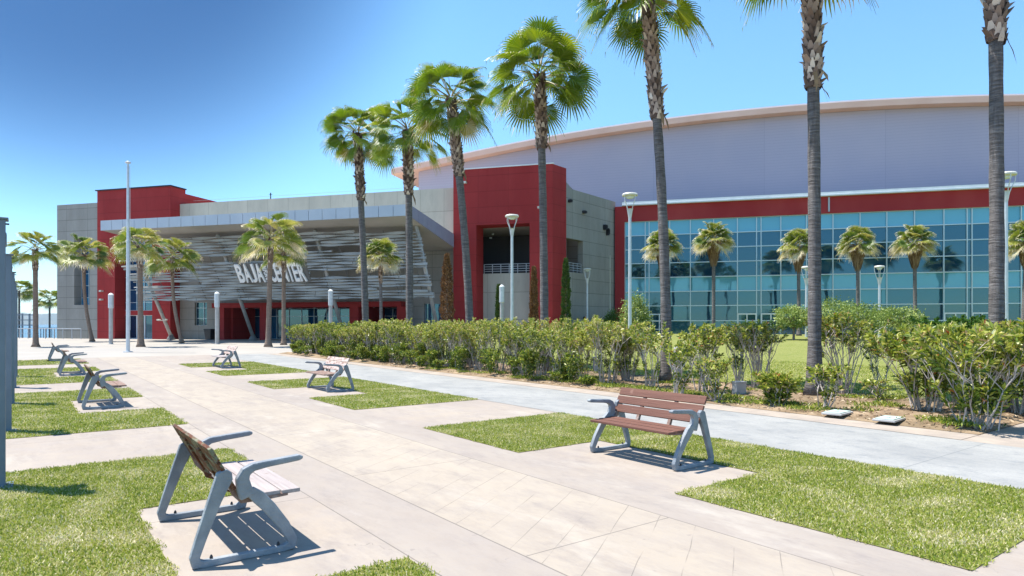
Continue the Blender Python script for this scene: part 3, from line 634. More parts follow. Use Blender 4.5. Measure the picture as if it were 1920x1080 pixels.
# ------------------------------------------------------------------ palms
def fan_crown(seed, nf, pet=.95, blade=1.05, lo=-38, hi=82, ragged=.0, droop=1.0):
    """all fronds of one crown as quads; returns verts, rnd, and petiole polylines"""
    g = random.Random(seed); vs = []; rn = []; pets = []
    for i in range(nf):
        t = (i + .5) / nf; el = R(hi + (lo - hi) * (t ** .75) + g.uniform(-11, 11)); az = i * 2.39996 + g.uniform(-.35, .35)
        L = pet * g.uniform(.8, 1.15) * (.72 + .38 * min(1, t * 1.6)) * g.uniform(.85, 1.12); Bl = blade * g.uniform(.88, 1.1)
        out = Vector((math.cos(az), math.sin(az), 0)); lat = Vector((-math.sin(az), math.cos(az), 0))
        p = Vector((0, 0, (.35 - .75 * t))) + out * .10; e = el; pts = [p.copy()]
        for k in range(5):
            d = out * math.cos(e) + Vector((0, 0, math.sin(e))); p = p + d * (L / 5); pts.append(p.copy()); e -= R(5.0) * (1.3 if t > .5 else .7)
        pets.append(pts)
        d = (out * math.cos(e) + Vector((0, 0, math.sin(e)))).normalized(); up = lat.cross(d) * -1
        up = d.cross(lat).normalized() * 1.0
        if up.z < 0: up = -up
        roll = g.uniform(-.85, .85); lat2 = (lat * math.cos(roll) + up * math.sin(roll)).normalized(); up2 = lat2.cross(d).normalized()
        if up2.z < 0: up2 = -up2
        ns = 30; spread = R(118 if t > .12 else 60); tone = g.uniform(.18, .62) + (.12 if t > .75 else 0) + ragged * g.uniform(0, .22)
        dead = (t > .9 and g.random() < .15 + ragged)
        fold = .35
        for k in range(ns):
            a0 = -spread + 2 * spread * k / ns; a1 = -spread + 2 * spread * (k + 1) / ns; am = (a0 + a1) / 2
            ln = Bl * (.62 + .38 * math.cos(am * .72)) * g.uniform(.9, 1.08)
            def pt(a, r, lift=0.0):
                rr = r / Bl; c, s = math.cos(a), math.sin(a)
                dr = -(.13 * rr ** 2 + .62 * max(0, rr - .55) ** 2) * Bl * droop * (1.0 + .5 * abs(math.sin(a)))
                cup = .28 * abs(s) * r * (1 if t < .5 else .55)
                q = p + d * (c * r) + lat2 * (s * r) + up2 * (cup + lift)
                q.z += dr * (1.0 + .25 * ragged); return q
            rm = ln * .56; f = .035 * Bl
            cst = [pt(am, .02), pt(a0, rm), pt(am, rm, f), pt(a1, rm)]
            tip = pt(am + g.uniform(-.05, .05), ln); w0 = pt(a0 * .85 + am * .15, ln * .78); w1 = pt(a1 * .85 + am * .15, ln * .78)
            w0 = pt(am + (a0 - am) * .38, ln * .80); w1 = pt(am + (a1 - am) * .38, ln * .80)
            tv = min(1, max(0, tone + g.uniform(-.10, .10)))
            if dead: tv = min(1, .85 + g.uniform(0, .15))
            vs += [cst[0], cst[1], cst[2], cst[2], cst[0], cst[2], cst[3], cst[3]]; rn += [tv, min(1, tv + .08)]
            vs += [cst[1], w0, w1, cst[3]]; rn.append(min(1, tv + .05))
            tt = min(1, tv + .12 + (.40 + ragged * .5 if g.random() < .22 + ragged * .8 else 0))
            vs += [w0, tip, tip + Vector((0, 0, -.02)), w1]; rn.append(tt)
            if g.random() < .35:    # hanging thread
                q = tip + Vector((g.uniform(-.02, .02), g.uniform(-.02, .02), -g.uniform(.06, .2)))
                vs += [tip, q, q + Vector((.008, 0, 0)), w1 * .15 + tip * .85]; rn.append(min(1, tv + .3))
    return np.array([tuple(q) for q in vs]), np.array(rn), pets
crown_lib = {}
def crown_meshes(kind):
    if kind in crown_lib: return crown_lib[kind]
    sd, nf, pet, bl, lo, hi, rag, m = {'a': (1, 38, 1.18, 1.05, -14, 72, .05, 'palm'), 'b': (2, 34, 1.22, 1.0, -20, 70, .10, 'palm'), 'c': (5, 40, 1.15, 1.08, -16, 74, .06, 'palm'),
        'p': (8, 28, 1.05, .98, -6, 72, .22, 'palm_b'), 'q': (11, 26, 1.05, 1.02, -2, 70, .26, 'palm_b'), 'g': (14, 44, .80, .90, -4, 82, .30, 'palm_b')}[kind]
    v, r, pets = fan_crown(sd, nf, pet, bl, lo, hi, rag)
    o = np_mesh('fronds', v, 4, r, M[m]); b = MB()
    for pt in pets: b.tube(pt, [.028, .02, .017, .014, .012, .010], 5, False)
    o2 = b.build('leaf_stalks', M['petiole'])
    crown_lib[kind] = (o.data, o2.data)
    bpy.data.objects.remove(o); bpy.data.objects.remove(o2)
    return crown_lib[kind]
def palm(base, top, r0, r1, kind, label, group, boots=.3, bootr=1.5, scale=1.0, skirt=0, tm='trunk', bend=.0, hang=0, seed=0, rust=0):
    """base, top: world points. top is the growing point of the crown"""
    g = random.Random(100 + seed); base = Vector(base); top = Vector(top)
    root = empty('palm_tree', label, 'palm tree', base, 0, group)
    rel = top - base; n = 34; pts = []; rad = []
    for i in range(n + 1):
        t = i / n; b_ = bend * math.sin(math.pi * t)
        lean = t ** 1.15
        q = Vector((rel.x * lean + b_, rel.y * lean, rel.z * t)); pts.append(q)
        rr = r0 + (r1 - r0) * t; rr *= 1 + .75 * math.exp(-t * 28); rr *= 1 + .035 * math.sin(i * 1.7 + seed) + g.uniform(-.02, .02); rad.append(rr)
    b = MB(); b.tube(pts, rad, 18); tr = b.build('trunk', M[tm], root, smooth=True)
    def at(t):
        k = min(n - 1, int(t * n)); f = t * n - k; return pts[k].lerp(pts[k + 1], f), rad[k] * (1 - f) + rad[k + 1] * f
    if boots > 0:
        b = MB(); H = rel.z * boots; cnt = int(H * 62); vsl = MB()
        for i in range(cnt):
            t = 1 - boots + boots * (i / cnt); c, rr = at(t); az = i * 2.39996 + g.uniform(-.15, .15)
            o_ = Vector((math.cos(az), math.sin(az), 0)); l_ = Vector((-math.sin(az), math.cos(az), 0)); R_ = rr * bootr * g.uniform(.94, 1.05)
            if t < 1 - boots + .04: R_ *= .9
            h = g.uniform(.15, .24); w_ = g.uniform(.05, .085); fl = g.uniform(.02, .07) + (.10 if g.random() < .08 else 0)
            p0 = c + o_ * (R_ * .82) + Vector((0, 0, -h * .4)); p1 = c + o_ * (R_ + fl) + Vector((0, 0, h * .6))
            b.add([p0 + l_ * w_, p0 - l_ * w_, c + o_ * R_ * 1.04 + l_ * w_ * -.9, p1 - l_ * w_ * .35, p1 + l_ * w_ * .35, c + o_ * R_ * 1.04 + l_ * w_ * .9, c + o_ * R_ * .7 + Vector((0, 0, h * .35))],
                  [(0, 1, 2, 5), (5, 2, 3, 4), (4, 3, 6), (2, 6, 3), (5, 4, 6)], min(1, max(0, g.gauss(.5 - (.25 if t > .955 else 0), .24))))
        # core sleeve
        m_ = 14; sp = [at(1 - boots + boots * k / m_)[0] for k in range(m_ + 1)]; sr = [at(1 - boots + boots * k / m_)[1] * bootr * .9 for k in range(m_ + 1)]
        b.tube(sp, sr, 14, True, .12)
        b.build('leaf_boots', M['boot'], root)
    if hang:
        b = MB(); t0 = 1 - boots
        for i in range(hang):
            c, rr = at(t0 + g.uniform(-.002, .05)); az = g.uniform(-2.4, .6) if i else -.35; o_ = Vector((math.cos(az), math.sin(az), 0)); l_ = Vector((-math.sin(az), math.cos(az), 0))
            ln = g.uniform(.25, .7); q = c + o_ * rr * 1.15
            b.add([q + l_ * .035, q - l_ * .035, q + o_ * .12 - l_ * .03 + Vector((0, 0, -ln * .6)), q + o_ * .16 + l_ * .05 + Vector((0, 0, -ln * .55)), q + o_ * .2 + Vector((0, 0, -ln))],
                  [(0, 1, 2, 3), (3, 2, 4)], g.uniform(.2, .9))
        b.build('hanging_dead_leaves', M['dead_frond'], root)
    f, s_ = crown_meshes(kind); az = g.uniform(0, 6.28)
    cr = bpy.data.objects.new('crown', f); col.objects.link(cr); cr.parent = root; cr.location = rel; cr.rotation_euler = (rel.y * .01, rel.x * .02, az); cr.scale = (scale,) * 3
    st = bpy.data.objects.new('leaf_stalks', s_); col.objects.link(st); st.parent = cr
    if skirt:
        vs = []; rn = []
        for i in range(int(skirt * 620)):
            az = g.uniform(0, 6.28); u = g.random(); z = -.25 - u * skirt * .95; rr = (.50 * (1 - u) + .20) * g.uniform(.35, 1.0) + r1
            o_ = Vector((math.cos(az), math.sin(az), 0)); l_ = Vector((-math.sin(az), math.cos(az), 0)); q = rel + o_ * rr + Vector((0, 0, z + .25)); e = q - o_ * .10 + Vector((0, 0, -g.uniform(.3, .55))) + l_ * g.uniform(-.1, .1); w_ = g.uniform(.012, .04)
            vs += [q + l_ * w_, q - l_ * w_, e - l_ * w_ * .4, e + l_ * w_ * .4]; rn.append(min(1, max(0, g.gauss(.5, .25))))
        np_mesh('dead_skirt', np.array([tuple(q) for q in vs]), 4, np.array(rn), M['dead_frond'], root)
    return root
GP = 'tall fan palms rising from the hedge'
def zpt(px, py, Z): return ((px - CXP) / FPX * Z, Z, EYE - (py - CYP) / FPX * Z)
# (base px, Z, crown px, crown py, kind, boots from py)
hp = [(1868, 11.9, 1862, -290, 'b', 78, 'tall palm trunk at the right edge with ragged leaf boots at the top', .135),
      (1527, 14.6, 1520, -135, 'a', 165, 'tall palm with dead leaves hanging below its boots, right of the reddish bench', .155),
      (1250, 17.96, 1212, -22, 'c', 222, 'tall leaning palm whose crown the top edge cuts, behind the reddish bench', .155),
      (1021, 22.2, 1012, 140, 'c', 278, 'tall palm in front of the red portal with a full round crown', .16),
      (883, 25.8, 845, 195, 'a', 330, 'tall leaning palm at the left side of the red portal', .18),
      (768, 29.9, 764, 252, 'b', 365, 'shorter palm in front of the right end of the canopy', .19),
      (687, 33.6, 670, 258, 'a', 375, 'leftmost of the tall hedge palms, before the slatted screen', .19)]
for i, (bx, Z, tx, ty, kd, by, lab, rr) in enumerate(hp):
    if i > 3: ty -= 8
    ps = zpt(bx, 700, Z); pt = zpt(tx, ty, Z); H = pt[2]; bz = EYE - (by - CYP) / FPX * Z
    palm((ps[0], ps[1], 0.03), pt, rr * .93, rr * .74, kd, lab, GP, boots=max(.1, (H - bz) / H), scale=.86, hang=(5 if i == 1 else (2 if i in (2, 3) else 1)), seed=i * 7 + 3, bend=(.10 if i in (2, 4) else .03))
GQ = 'weathered fan palms on the plaza'
pp = [(67, 651, 66, 468, 'p', .90, .17, 'plaza palm nearest the left posts, standing before the sea'),
      (173, 639, 158, 478, 'q', 1.18, .16, 'leaning plaza palm in front of the grey block with the blue window'),
      (264, 652, 262, 460, 'p', .92, .19, 'plaza palm just right of the flagpole'),
      (341, 640, 324, 482, 'p', 1.12, .15, 'slender leaning palm beside the first slanted column'),
      (503, 652, 508, 448, 'q', 1.18, .19, 'broad plaza palm standing before the white letters'),
      (532, 640, 532, 474, 'p', .85, .16, 'palm directly behind the broad one, before the red entrance'),
      (715, 632, 713, 482, 'g', .95, .13, 'small palm in front of the screen between two tall trunks')]
for i, (bx, by, tx, ty, kd, s_, rr, lab) in enumerate(pp):
    Zp = (47, 61, 47, 56, 47, 51, 50)[i]; b_ = ZX(bx, Zp); pt = zpt(tx, ty, Zp)
    palm((b_.x, b_.y, -.012), pt, rr, rr * .85, kd, lab, GQ, boots=.22 if i != 6 else .3, bootr=1.12, scale=s_, tm='trunk_b' if i < 6 else 'trunk', seed=40 + i, bend=(-.35 if i in (1, 3) else 0))
GR = 'small palms planted along the glass facade'
for i, (bx, tx, ty, s_, lab) in enumerate([(1246, 1243, 462, .98, 'facade palm half hidden by the leaning trunk, nearest the grey wall'), (1338, 1338, 450, 1.02, 'facade palm with brown skirt standing left of the double doors'),
        (1498, 1497, 462, .96, 'facade palm partly behind the straight tall trunk'), (1609, 1608, 458, .98, 'facade palm between the tall trunk and the small lamp'),
        (1716, 1715, 455, 1.0, 'facade palm just right of the small street lamp'), (1918, 1925, 452, 1.02, 'facade palm cut by the right edge of the photo')]):
    pt = zpt(tx, ty, 55 if i < 5 else 50); Zb = pt[1]; bp_ = ((bx - CXP) / FPX * Zb, Zb)
    palm((bp_[0], bp_[1], ground_z(*bp_)), pt, .15, .13, 'g', lab, GR, boots=.0, skirt=1.9, scale=s_, seed=60 + i)
for px, py, Z, h, lab in ((93, 562, 95, .0, 'dark palm beyond the railing by the grey block'), (36, 545, 88, 0, 'distant palm peeking out behind the steel posts')):
    pt = zpt(px, py, Z); palm((pt[0], pt[1], -8.8), pt, .14, .12, 'p', lab, 'palms beyond the railing', boots=0, scale=1.1, seed=80 + px)

# ------------------------------------------------------------------ leaves / shrubs
def leaf_quads(c, d, ln, wd, g):
    """arrays of lance leaves: centres c, unit dirs d"""
    n = len(c); a = g.normal(size=(n, 3)); s = np.cross(d, a); s /= np.linalg.norm(s, axis=1)[:, None] + 1e-9
    L = (ln * g.uniform(.65, 1.25, n))[:, None]; Wd = (wd * g.uniform(.75, 1.3, n))[:, None]
    v = np.empty((n, 4, 3)); v[:, 0] = c; v[:, 1] = c + d * L * .5 + s * Wd; v[:, 2] = c + d * L; v[:, 3] = c + d * L * .5 - s * Wd
    v[:, 2, 2] -= (.15 * L[:, 0]); return v.reshape(-1, 3)
def shrub_geo(seed, H, Rr, nst, per, dens_low=.15, ln=.10, wd=.012, flat=False, spread=1.0, bare=.35):
    g = random.Random(seed); ng = np.random.default_rng(seed); b = MB(); tips = []
    for i in range(nst):
        az = g.uniform(0, 6.283); r0 = g.uniform(0, Rr * .28); p = Vector((math.cos(az) * r0, math.sin(az) * r0, 0)); hh = H * g.uniform(.72, 1.0); az2 = az + g.uniform(-.6, .6)
        rr = Rr * spread * g.uniform(.25, .95); e = Vector((math.cos(az2) * rr, math.sin(az2) * rr, hh)); k = Vector((g.uniform(-.1, .1), g.uniform(-.1, .1), 0)); pts = [p + (e - p) * t + k * math.sin(t * 3.1) + Vector((g.uniform(-.04, .04), g.uniform(-.04, .04), 0)) + Vector((0, 0, .12 * H * math.sin(t * 3.14))) * (1 - t) for t in (0, .2, .4, .6, .8, 1.0)]
        b.tube(pts, [.014, .012, .010, .008, .006, .004], 4, False)
        for j in range(4):
            t0 = g.uniform(.35, .85); k0 = int(t0 * 5); q = pts[k0].lerp(pts[min(5, k0 + 1)], t0 * 5 - k0)
            e2 = q + Vector((g.uniform(-1, 1) * Rr * .45, g.uniform(-1, 1) * Rr * .45, g.uniform(.12, .42) * H)); e2.z = min(e2.z, H * g.uniform(.9, 1.02))
            b.tube([q, q.lerp(e2, .5) + Vector((0, 0, .02)), e2], [.007, .005, .003], 3, False); tips.append((q, e2))
        tips.append((pts[3], pts[5]))
        if g.random() < dens_low * 3: tips.append((pts[0], pts[2]))
    C = []; D = []
    for q, e in tips:
        ax = (e - q); L = ax.length; ax.normalize(); m = max(4, int(per * (.5 + L)))
        for k in range(m):
            t = bare + (1 - bare) * math.sqrt(ng.random()); c = q.lerp(e, t)
            d = Vector(ng.normal(size=3)); d = (d.normalized() * .8 + ax * .75 + Vector((0, 0, .15))).normalized(); C.append(tuple(c)); D.append(tuple(d))
    C = np.array(C); D = np.array(D); v = leaf_quads(C, D, ln, wd, ng)
    r = np.clip(ng.normal(.42, .24, len(C)) + .34 * (C[:, 2] / H - .62), 0, .96); r[ng.random(len(C)) < .012] = 1.0  # yellow tips, plus top highlights and shaded foot put into the leaf colour
    return b, v, r
def shrub(loc, rz, label, seed, H, Rr, nst, per, group, ml='leaf', name='shrub', cat='shrub', **kw):
    b, v, r = shrub_geo(seed, H, Rr, nst, per, **kw); root = empty(name, label, cat, loc, rz, group)
    b.build('stems', M['stem'], root); np_mesh('foliage', v, 4, r, M[ml], root); return root
# the dense clipped stretch of hedge: one mass from the plaza end to the near shrubs
root = empty('hedge', 'long clipped oleander hedge with bare stems, from the plaza end to the first gaps', 'hedge', (0, 0, 0), AP)
SB = MB(); VV = []; RR = []; g = random.Random(5)
a = 12.3
while a < 36.5:
    for bb in (12.25, 13.15):
        
        den = 1.0 if a > 20 else .8
        aa = a + g.uniform(-.25, .25); b2 = bb + g.uniform(-.2, .2); hh = g.uniform(1.38, 1.82) + (.06 if 10 < a < 20 else 0)
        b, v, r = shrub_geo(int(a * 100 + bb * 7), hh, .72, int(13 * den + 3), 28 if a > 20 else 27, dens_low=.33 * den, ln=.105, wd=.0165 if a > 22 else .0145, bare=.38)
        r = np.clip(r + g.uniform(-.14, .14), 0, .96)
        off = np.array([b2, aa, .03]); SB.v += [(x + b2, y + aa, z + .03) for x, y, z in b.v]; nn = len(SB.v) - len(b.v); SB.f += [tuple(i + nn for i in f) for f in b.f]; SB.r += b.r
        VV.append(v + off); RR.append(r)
    # leafy suckers at the foot
    for q in range(3):
        if g.random() < .3: continue
        bb = 11.6 + g.uniform(-.15, .65); aa = a + g.uniform(-.4, .4)
        if a < 19 and g.random() < .45: continue
        b, v, r = shrub_geo(int(a * 100 + q * 31 + 9), g.uniform(.25, .95), g.uniform(.2, .45), 7, 24, dens_low=.4, ln=.10, wd=.015, bare=.05)
        VV.append(v + np.array([bb, aa, .03])); RR.append(np.clip(r - .18, 0, 1))
    a += .86
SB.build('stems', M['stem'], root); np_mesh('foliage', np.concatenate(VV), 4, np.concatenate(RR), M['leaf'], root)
GS = 'separate oleander shrubs at the near end of the hedge'
sh = [  # px, base py, height, radius, stems, per, label, extras
        (1178, 716, 1.66, .80, 17, 32, 'oleander directly left of the leaning palm trunk', {}),
    (1318, 736, 1.62, .72, 18, 32, 'oleander with many upright stems right of the leaning palm trunk', {}),
    (1385, 716, 1.6, .7, 15, 28, 'oleander behind the reddish bench, with the utility box at its foot', {}),
    (1222, 728, 1.60, .68, 13, 28, 'loose oleander touching the leaning palm trunk on its left', dict(bare=.3)),
    (1268, 746, 1.25, .55, 10, 26, 'knee high oleander in front of the short grey bollard', dict(bare=.2, dens_low=.3)),
    (1345, 752, .9, .45, 8, 24, 'small oleander just behind the top slat of the reddish bench', dict(bare=.2, dens_low=.4)),
    (1655, 722, 1.25, .6, 10, 20, 'short twiggy oleander with the lawn showing behind it', dict(bare=.4)),
    (1425, 728, 1.66, .75, 24, 22, 'thin oleander of bare pale stems, left of the straight palm trunk', dict(bare=.62, dens_low=0)),
    (1460, 762, .62, .36, 14, 44, 'low bright green sucker clump at the foot of the bare stems', dict(dens_low=1, bare=.05, ln=.13)),
    (1585, 738, 1.82, .95, 24, 36, 'tall open oleander right of the straight palm trunk, stems bare below', dict(bare=.5, dens_low=0, spread=1.0)),
    (1548, 768, .85, .4, 8, 26, 'small ragged oleander at the foot of the straight palm trunk', dict(dens_low=.3)),
    (1650, 752, .42, .40, 6, 12, 'nearly leafless low shrub beside the two valve covers', dict(dens_low=.1)),
    (1735, 770, 1.55, .98, 26, 40, 'spreading oleander left of the biggest near shrub, yellow and red tips', dict(bare=.3, dens_low=.25, ln=.14)),
    (1830, 802, 1.58, .98, 26, 38, 'biggest near oleander by the path corner, dense dark foot', dict(bare=.2, dens_low=.4, ln=.14)),
    (1915, 775, 1.62, .85, 24, 40, 'oleander at the right edge behind the edge palm', dict(ln=.14, dens_low=.3)),
    (1990, 790, 1.7, .8, 14, 28, 'oleander just past the right edge', dict(ln=.12)),
    (1800, 762, 1.3, .8, 18, 34, 'mid sized oleander in the gap behind the biggest near shrub', dict(dens_low=.3)),
]
for i, (px, py, H, Rr, ns_, per, lab, ex) in enumerate(sh):
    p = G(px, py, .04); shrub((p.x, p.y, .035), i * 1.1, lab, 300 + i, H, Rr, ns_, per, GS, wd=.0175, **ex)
# dark low shrubs on the lawn side, right
for i, (px, py, Z, H, Rr, lab) in enumerate([(1795, 640, 21, 1.85, 1.1, 'dense dark green shrub behind the hedge at the right'), (1862, 640, 22, 1.75, 1.0, 'dark green shrub partly behind the right palm trunk'), (1725, 640, 24, 1.55, .8, 'smaller dark green shrub at the left of the dark pair')]):
    p = ZX(px, Z); shrub((p.x, p.y, ground_z(p.x, p.y)), i, lab, 500 + i, H, Rr, 26, 60, 'dark shrubs behind the hedge', ml='leaf_dark', wd=.03, ln=.12, bare=.05)

def clumps(root, name, cx, cy, cz, rx, ry, rz_, n, ln, wd, m, seed, shell=.55, cl=None):
    ng = np.random.default_rng(seed); cl = cl or max(10, n // 60)
    d = ng.normal(size=(cl, 3)); d /= np.linalg.norm(d, axis=1)[:, None]; rad = ng.uniform(shell, 1.0, cl)[:, None]
    cc = d * rad; idx = ng.integers(0, cl, n); q = cc[idx] + ng.normal(size=(n, 3)) * .16
    tone = ng.uniform(.15, .85, cl)[idx]; dd = ng.normal(size=(n, 3)) + q * 1.2; dd /= np.linalg.norm(dd, axis=1)[:, None]
    c = q * np.array([rx, ry, rz_]) + np.array([cx, cy, cz]); v = leaf_quads(c, dd, ln, wd, ng)
    return np_mesh(name, v, 4, np.clip(tone + ng.normal(0, .15, n), 0, 1), M[m], root)
for i, (px, Z, cy_, rx, rz_, lab) in enumerate([(1488, 46, 594, 1.25, .80, 'round clipped tree partly behind the straight palm trunk'), (1560, 45, 592, 1.6, 1.1, 'widest clipped tree behind the open oleander'), (1622, 45.5, 597, 1.5, .95, 'clipped tree just left of the small street lamp'), (1687, 47, 595, 1.45, .75, 'flat clipped tree right of the small street lamp')]):
    p = ZX(px, Z); gz = ground_z(p.x, p.y); cz = EYE - (cy_ - CYP) / FPX * Z - gz
    root = empty('clipped_tree', lab, 'tree', (p.x, p.y, gz), 0, 'clipped round trees before the glass')
    b = MB(); b.tube([(0, 0, 0), (.03, .02, cz * .5), (0, 0, cz)], [.09, .07, .05], 7); b.tube([(0, 0, cz * .4), (.4, .1, cz)], [.05, .03], 5); b.tube([(0, 0, cz * .4), (-.4, -.1, cz)], [.05, .03], 5); b.build('trunk', M['trunk_b'], root)
    clumps(root, 'crown', 0, 0, cz, rx, rx, rz_, 4200, .13, .045, 'leaf_pale', 700 + i)
p = ZX(1192, 55); root = empty('tall_shrub', 'tall pale green bush at the left corner of the glass facade', 'shrub', (p.x, p.y, .3))
b = MB(); b.tube([(0, 0, 0), (.1, 0, 2.2)], [.08, .03], 6); b.tube([(0, 0, 0), (-.5, 0, 2.6)], [.07, .03], 6); b.build('stems', M['trunk_b'], root)
clumps(root, 'foliage', 0, 0, 1.7, 1.15, 1.1, 2.1, 5200, .14, .05, 'leaf_pale', 720, shell=.35)
p = ZX(1150, 60); root = empty('tall_shrub', 'darker bush against the grey side wall', 'shrub', (p.x, p.y, .1))
b = MB(); b.tube([(0, 0, 0), (.1, 0, 2.0)], [.08, .03], 6); b.build('stems', M['trunk_b'], root)
clumps(root, 'foliage', 0, 0, 1.3, 1.0, .9, 1.4, 3000, .14, .05, 'leaf_dark', 721, shell=.3)
# cypresses
for i, (px, ty, Z, wpx, m, lab) in enumerate([(838, 478, 50, 22, 'cyp_dead', 'dead brown cypress left of the red portal'), (1001, 502, 50, 13, 'cyp_dead', 'thin dead cypress in front of the portal wall'),
        (935, 536, 51, 9, 'cyp', 'thinnest dark cypress beside the light column'), (1061, 486, 52, 15, 'cyp', 'green narrow cypress at the right corner of the portal')]):
    p = ZX(px, Z); H = EYE - (ty - CYP) / FPX * Z; r_ = wpx / 2 / FPX * Z
    root = empty('cypress_tree', lab, 'cypress', (p.x, p.y, 0), 0, 'narrow cypresses before the portal')
    b = MB(); b.tube([(0, 0, 0), (.03, 0, H * .5), (0, 0, H * .96)], [.09, .06, .015], 7); b.build('trunk', M['trunk_b'], root)
    ng = np.random.default_rng(800 + i); n = 5200; t = ng.random(n) ** .85; prof = np.where(t < .12, .55 + 3.6 * t, 1.0) * (1 - t ** 2.6) ** .6 + .05
    lump = 1 + .25 * np.sin(t * 40 + i) * ng.random(n)
    az = ng.uniform(0, 6.283, n); rr = r_ * prof * np.sqrt(ng.uniform(.25, 1.1, n)) * lump
    c = np.stack([rr * np.cos(az), rr * np.sin(az), .25 + t * (H - .25)], 1); d = np.stack([np.cos(az) * .5, np.sin(az) * .5, ng.uniform(.4, 1.4, n)], 1); d /= np.linalg.norm(d, axis=1)[:, None]
    np_mesh('crown', leaf_quads(c, d, .22, .035, ng), 4, np.clip(ng.normal(.5, .25, n), 0, 1), M[m], root)
# leaf litter and weeds on the soil
ng = np.random.default_rng(31); n = 9000; bb = ng.uniform(11.35, 15.4, n); aa = ng.uniform(3.7, 24, n)
k = ng.random(n) < (.35 + .65 * (np.sin(bb * 3 + aa) * np.sin(aa * 1.7) > -.1)); bb, aa = bb[k], aa[k]; n = len(bb)
c = np.stack([bb, aa, np.array([soil_z(x, y) + .006 for x, y in zip(bb, aa)])], 1); d = np.stack([np.cos(t := ng.uniform(0, 6.28, n)), np.sin(t), ng.uniform(-.02, .25, n)], 1)
o = np_mesh('leaf_litter', leaf_quads(c, d, .075, .012, ng), 4, ng.random(n), M['litter'], kind='stuff', label='dry fallen leaves scattered over the planting bed', cat='leaf litter'); o.rotation_euler = (0, 0, AP)
ctr = [(11.55 + .9 * ng.random(), aa_, .16 + .22 * ng.random()) for aa_ in ng.uniform(3.9, 22, 60)] + [(13 + 2.3 * ng.random(), aa_, .2 + .2 * ng.random()) for aa_ in ng.uniform(4, 20, 40)]
VV = []; RR = []
for (b_, a_, r_) in ctr:
    m_ = int(120 * r_ / .25); q = ng.normal(size=(m_, 2)) * r_ * .5; c = np.stack([b_ + q[:, 0], a_ + q[:, 1], np.full(m_, soil_z(b_, a_) + .01)], 1)
    d = np.stack([ng.normal(size=m_) * .6, ng.normal(size=m_) * .6, np.ones(m_)], 1); d /= np.linalg.norm(d, axis=1)[:, None]; VV.append(leaf_quads(c, d, .09, .010, ng)); RR.append(np.clip(ng.normal(.4, .18, m_), 0, .9))
o = np_mesh('weeds', np.concatenate(VV), 4, np.concatenate(RR), M['leaf'], kind='stuff', label='low weeds and ground cover along the edge of the bed', cat='ground cover'); o.rotation_euler = (0, 0, AP)

# ------------------------------------------------------------------ building
BR = empty('convention_center', 'long grey and red exhibition building with slatted screen, portal and glass facade', 'building', (0, 0, 0), AB)
def wall(mb, s0, s1, z0, z1, c0, c1, holes=()):
    """box wall with rectangular holes (s0,s1,z0,z1), cut as a grid"""
    xs = sorted({s0, s1, *[h[0] for h in holes], *[h[1] for h in holes]}); zs = sorted({z0, z1, *[h[2] for h in holes], *[h[3] for h in holes]})
    def solid(xa, xb, za, zb):
        xm, zm = (xa + xb) / 2, (za + zb) / 2
        return not any(h[0] < xm < h[1] and h[2] < zm < h[3] for h in holes)
    cell = {}
    for i in range(len(xs) - 1):
        for k in range(len(zs) - 1): cell[i, k] = solid(xs[i], xs[i + 1], zs[k], zs[k + 1])
    get = lambda i, k: cell.get((i, k), False)
    for (i, k), on in cell.items():
        if not on: continue
        xa, xb, za, zb = xs[i], xs[i + 1], zs[k], zs[k + 1]
        f = [(0, 1, 5, 4), (2, 3, 7, 6)]
        if not get(i - 1, k): f.append((3, 0, 4, 7))
        if not get(i + 1, k): f.append((1, 2, 6, 5))
        if not get(i, k - 1): f.append((3, 2, 1, 0))
        if not get(i, k + 1): f.append((4, 5, 6, 7))
        mb.add([(xa, c0, za), (xb, c0, za), (xb, c1, za), (xa, c1, za), (xa, c0, zb), (xb, c0, zb), (xb, c1, zb), (xa, c1, zb)], f)
    return mb
def glazing(name, parent, xs, zs, c, gm, tones, mw=.05, dep=.08, seed=1, mm='mull', tilt=.0022):
    g = random.Random(seed); P_ = MB()
    for i in range(len(xs) - 1):
        for k in range(len(zs) - 1):
            x0, x1, z0, z1 = xs[i], xs[i + 1], zs[k], zs[k + 1]; t1, t2 = g.gauss(0, tilt), g.gauss(0, tilt)
            w_, h_ = x1 - x0, z1 - z0; o = lambda a, b: c + t1 * (a - .5) * w_ + t2 * (b - .5) * h_
            P_.add([(x0, o(0, 0), z0), (x1, o(1, 0), z0), (x1, o(1, 1), z1), (x0, o(0, 1), z1)], [(0, 1, 2, 3)], max(0, min(1, tones(i, k) + g.gauss(0, .025))))
    gl = P_.build(name, M[gm], parent)
    F = MB()
    for x in xs: F.box(x - mw / 2, x + mw / 2, c - dep, c + .03, zs[0], zs[-1])
    F.build('vertical_mullions', M[mm], gl)
    F = MB()
    for z in zs:
        F.box(xs[0], xs[-1], c - dep + .012, c + .028, z - mw / 2, z + mw / 2)
    F.build('horizontal_mullions', M[mm], gl); return gl
# left grey block
s_ = lambda px, c: PB(px, 600, c)[0]; z_ = lambda px, py, c: PB(px, py, c)[1]
B = MB(); wall(B, -69.5, -63.7, -.05, 15.05, 57.2, 58.3, [(s_(139, 57.2), s_(168, 57.2), 3.75, 11.2)]); B.box(-69.5, -63.7, 58.3, 78, -.05, 15.05)
B.build('grey_block', M['grey'], BR)
xs = list(np.linspace(s_(139, 57.2) - .02, s_(168, 57.2) + .02, 3)); glazing('tall_window', BR, xs, [3.75, 4.6, 5.95, 7.3, 8.7, 10, 11.2], 58.15, 'glassB', lambda i, k: [.9, .45, .62, .4, .5, .4][k] - .1 * (1 - i), seed=3)
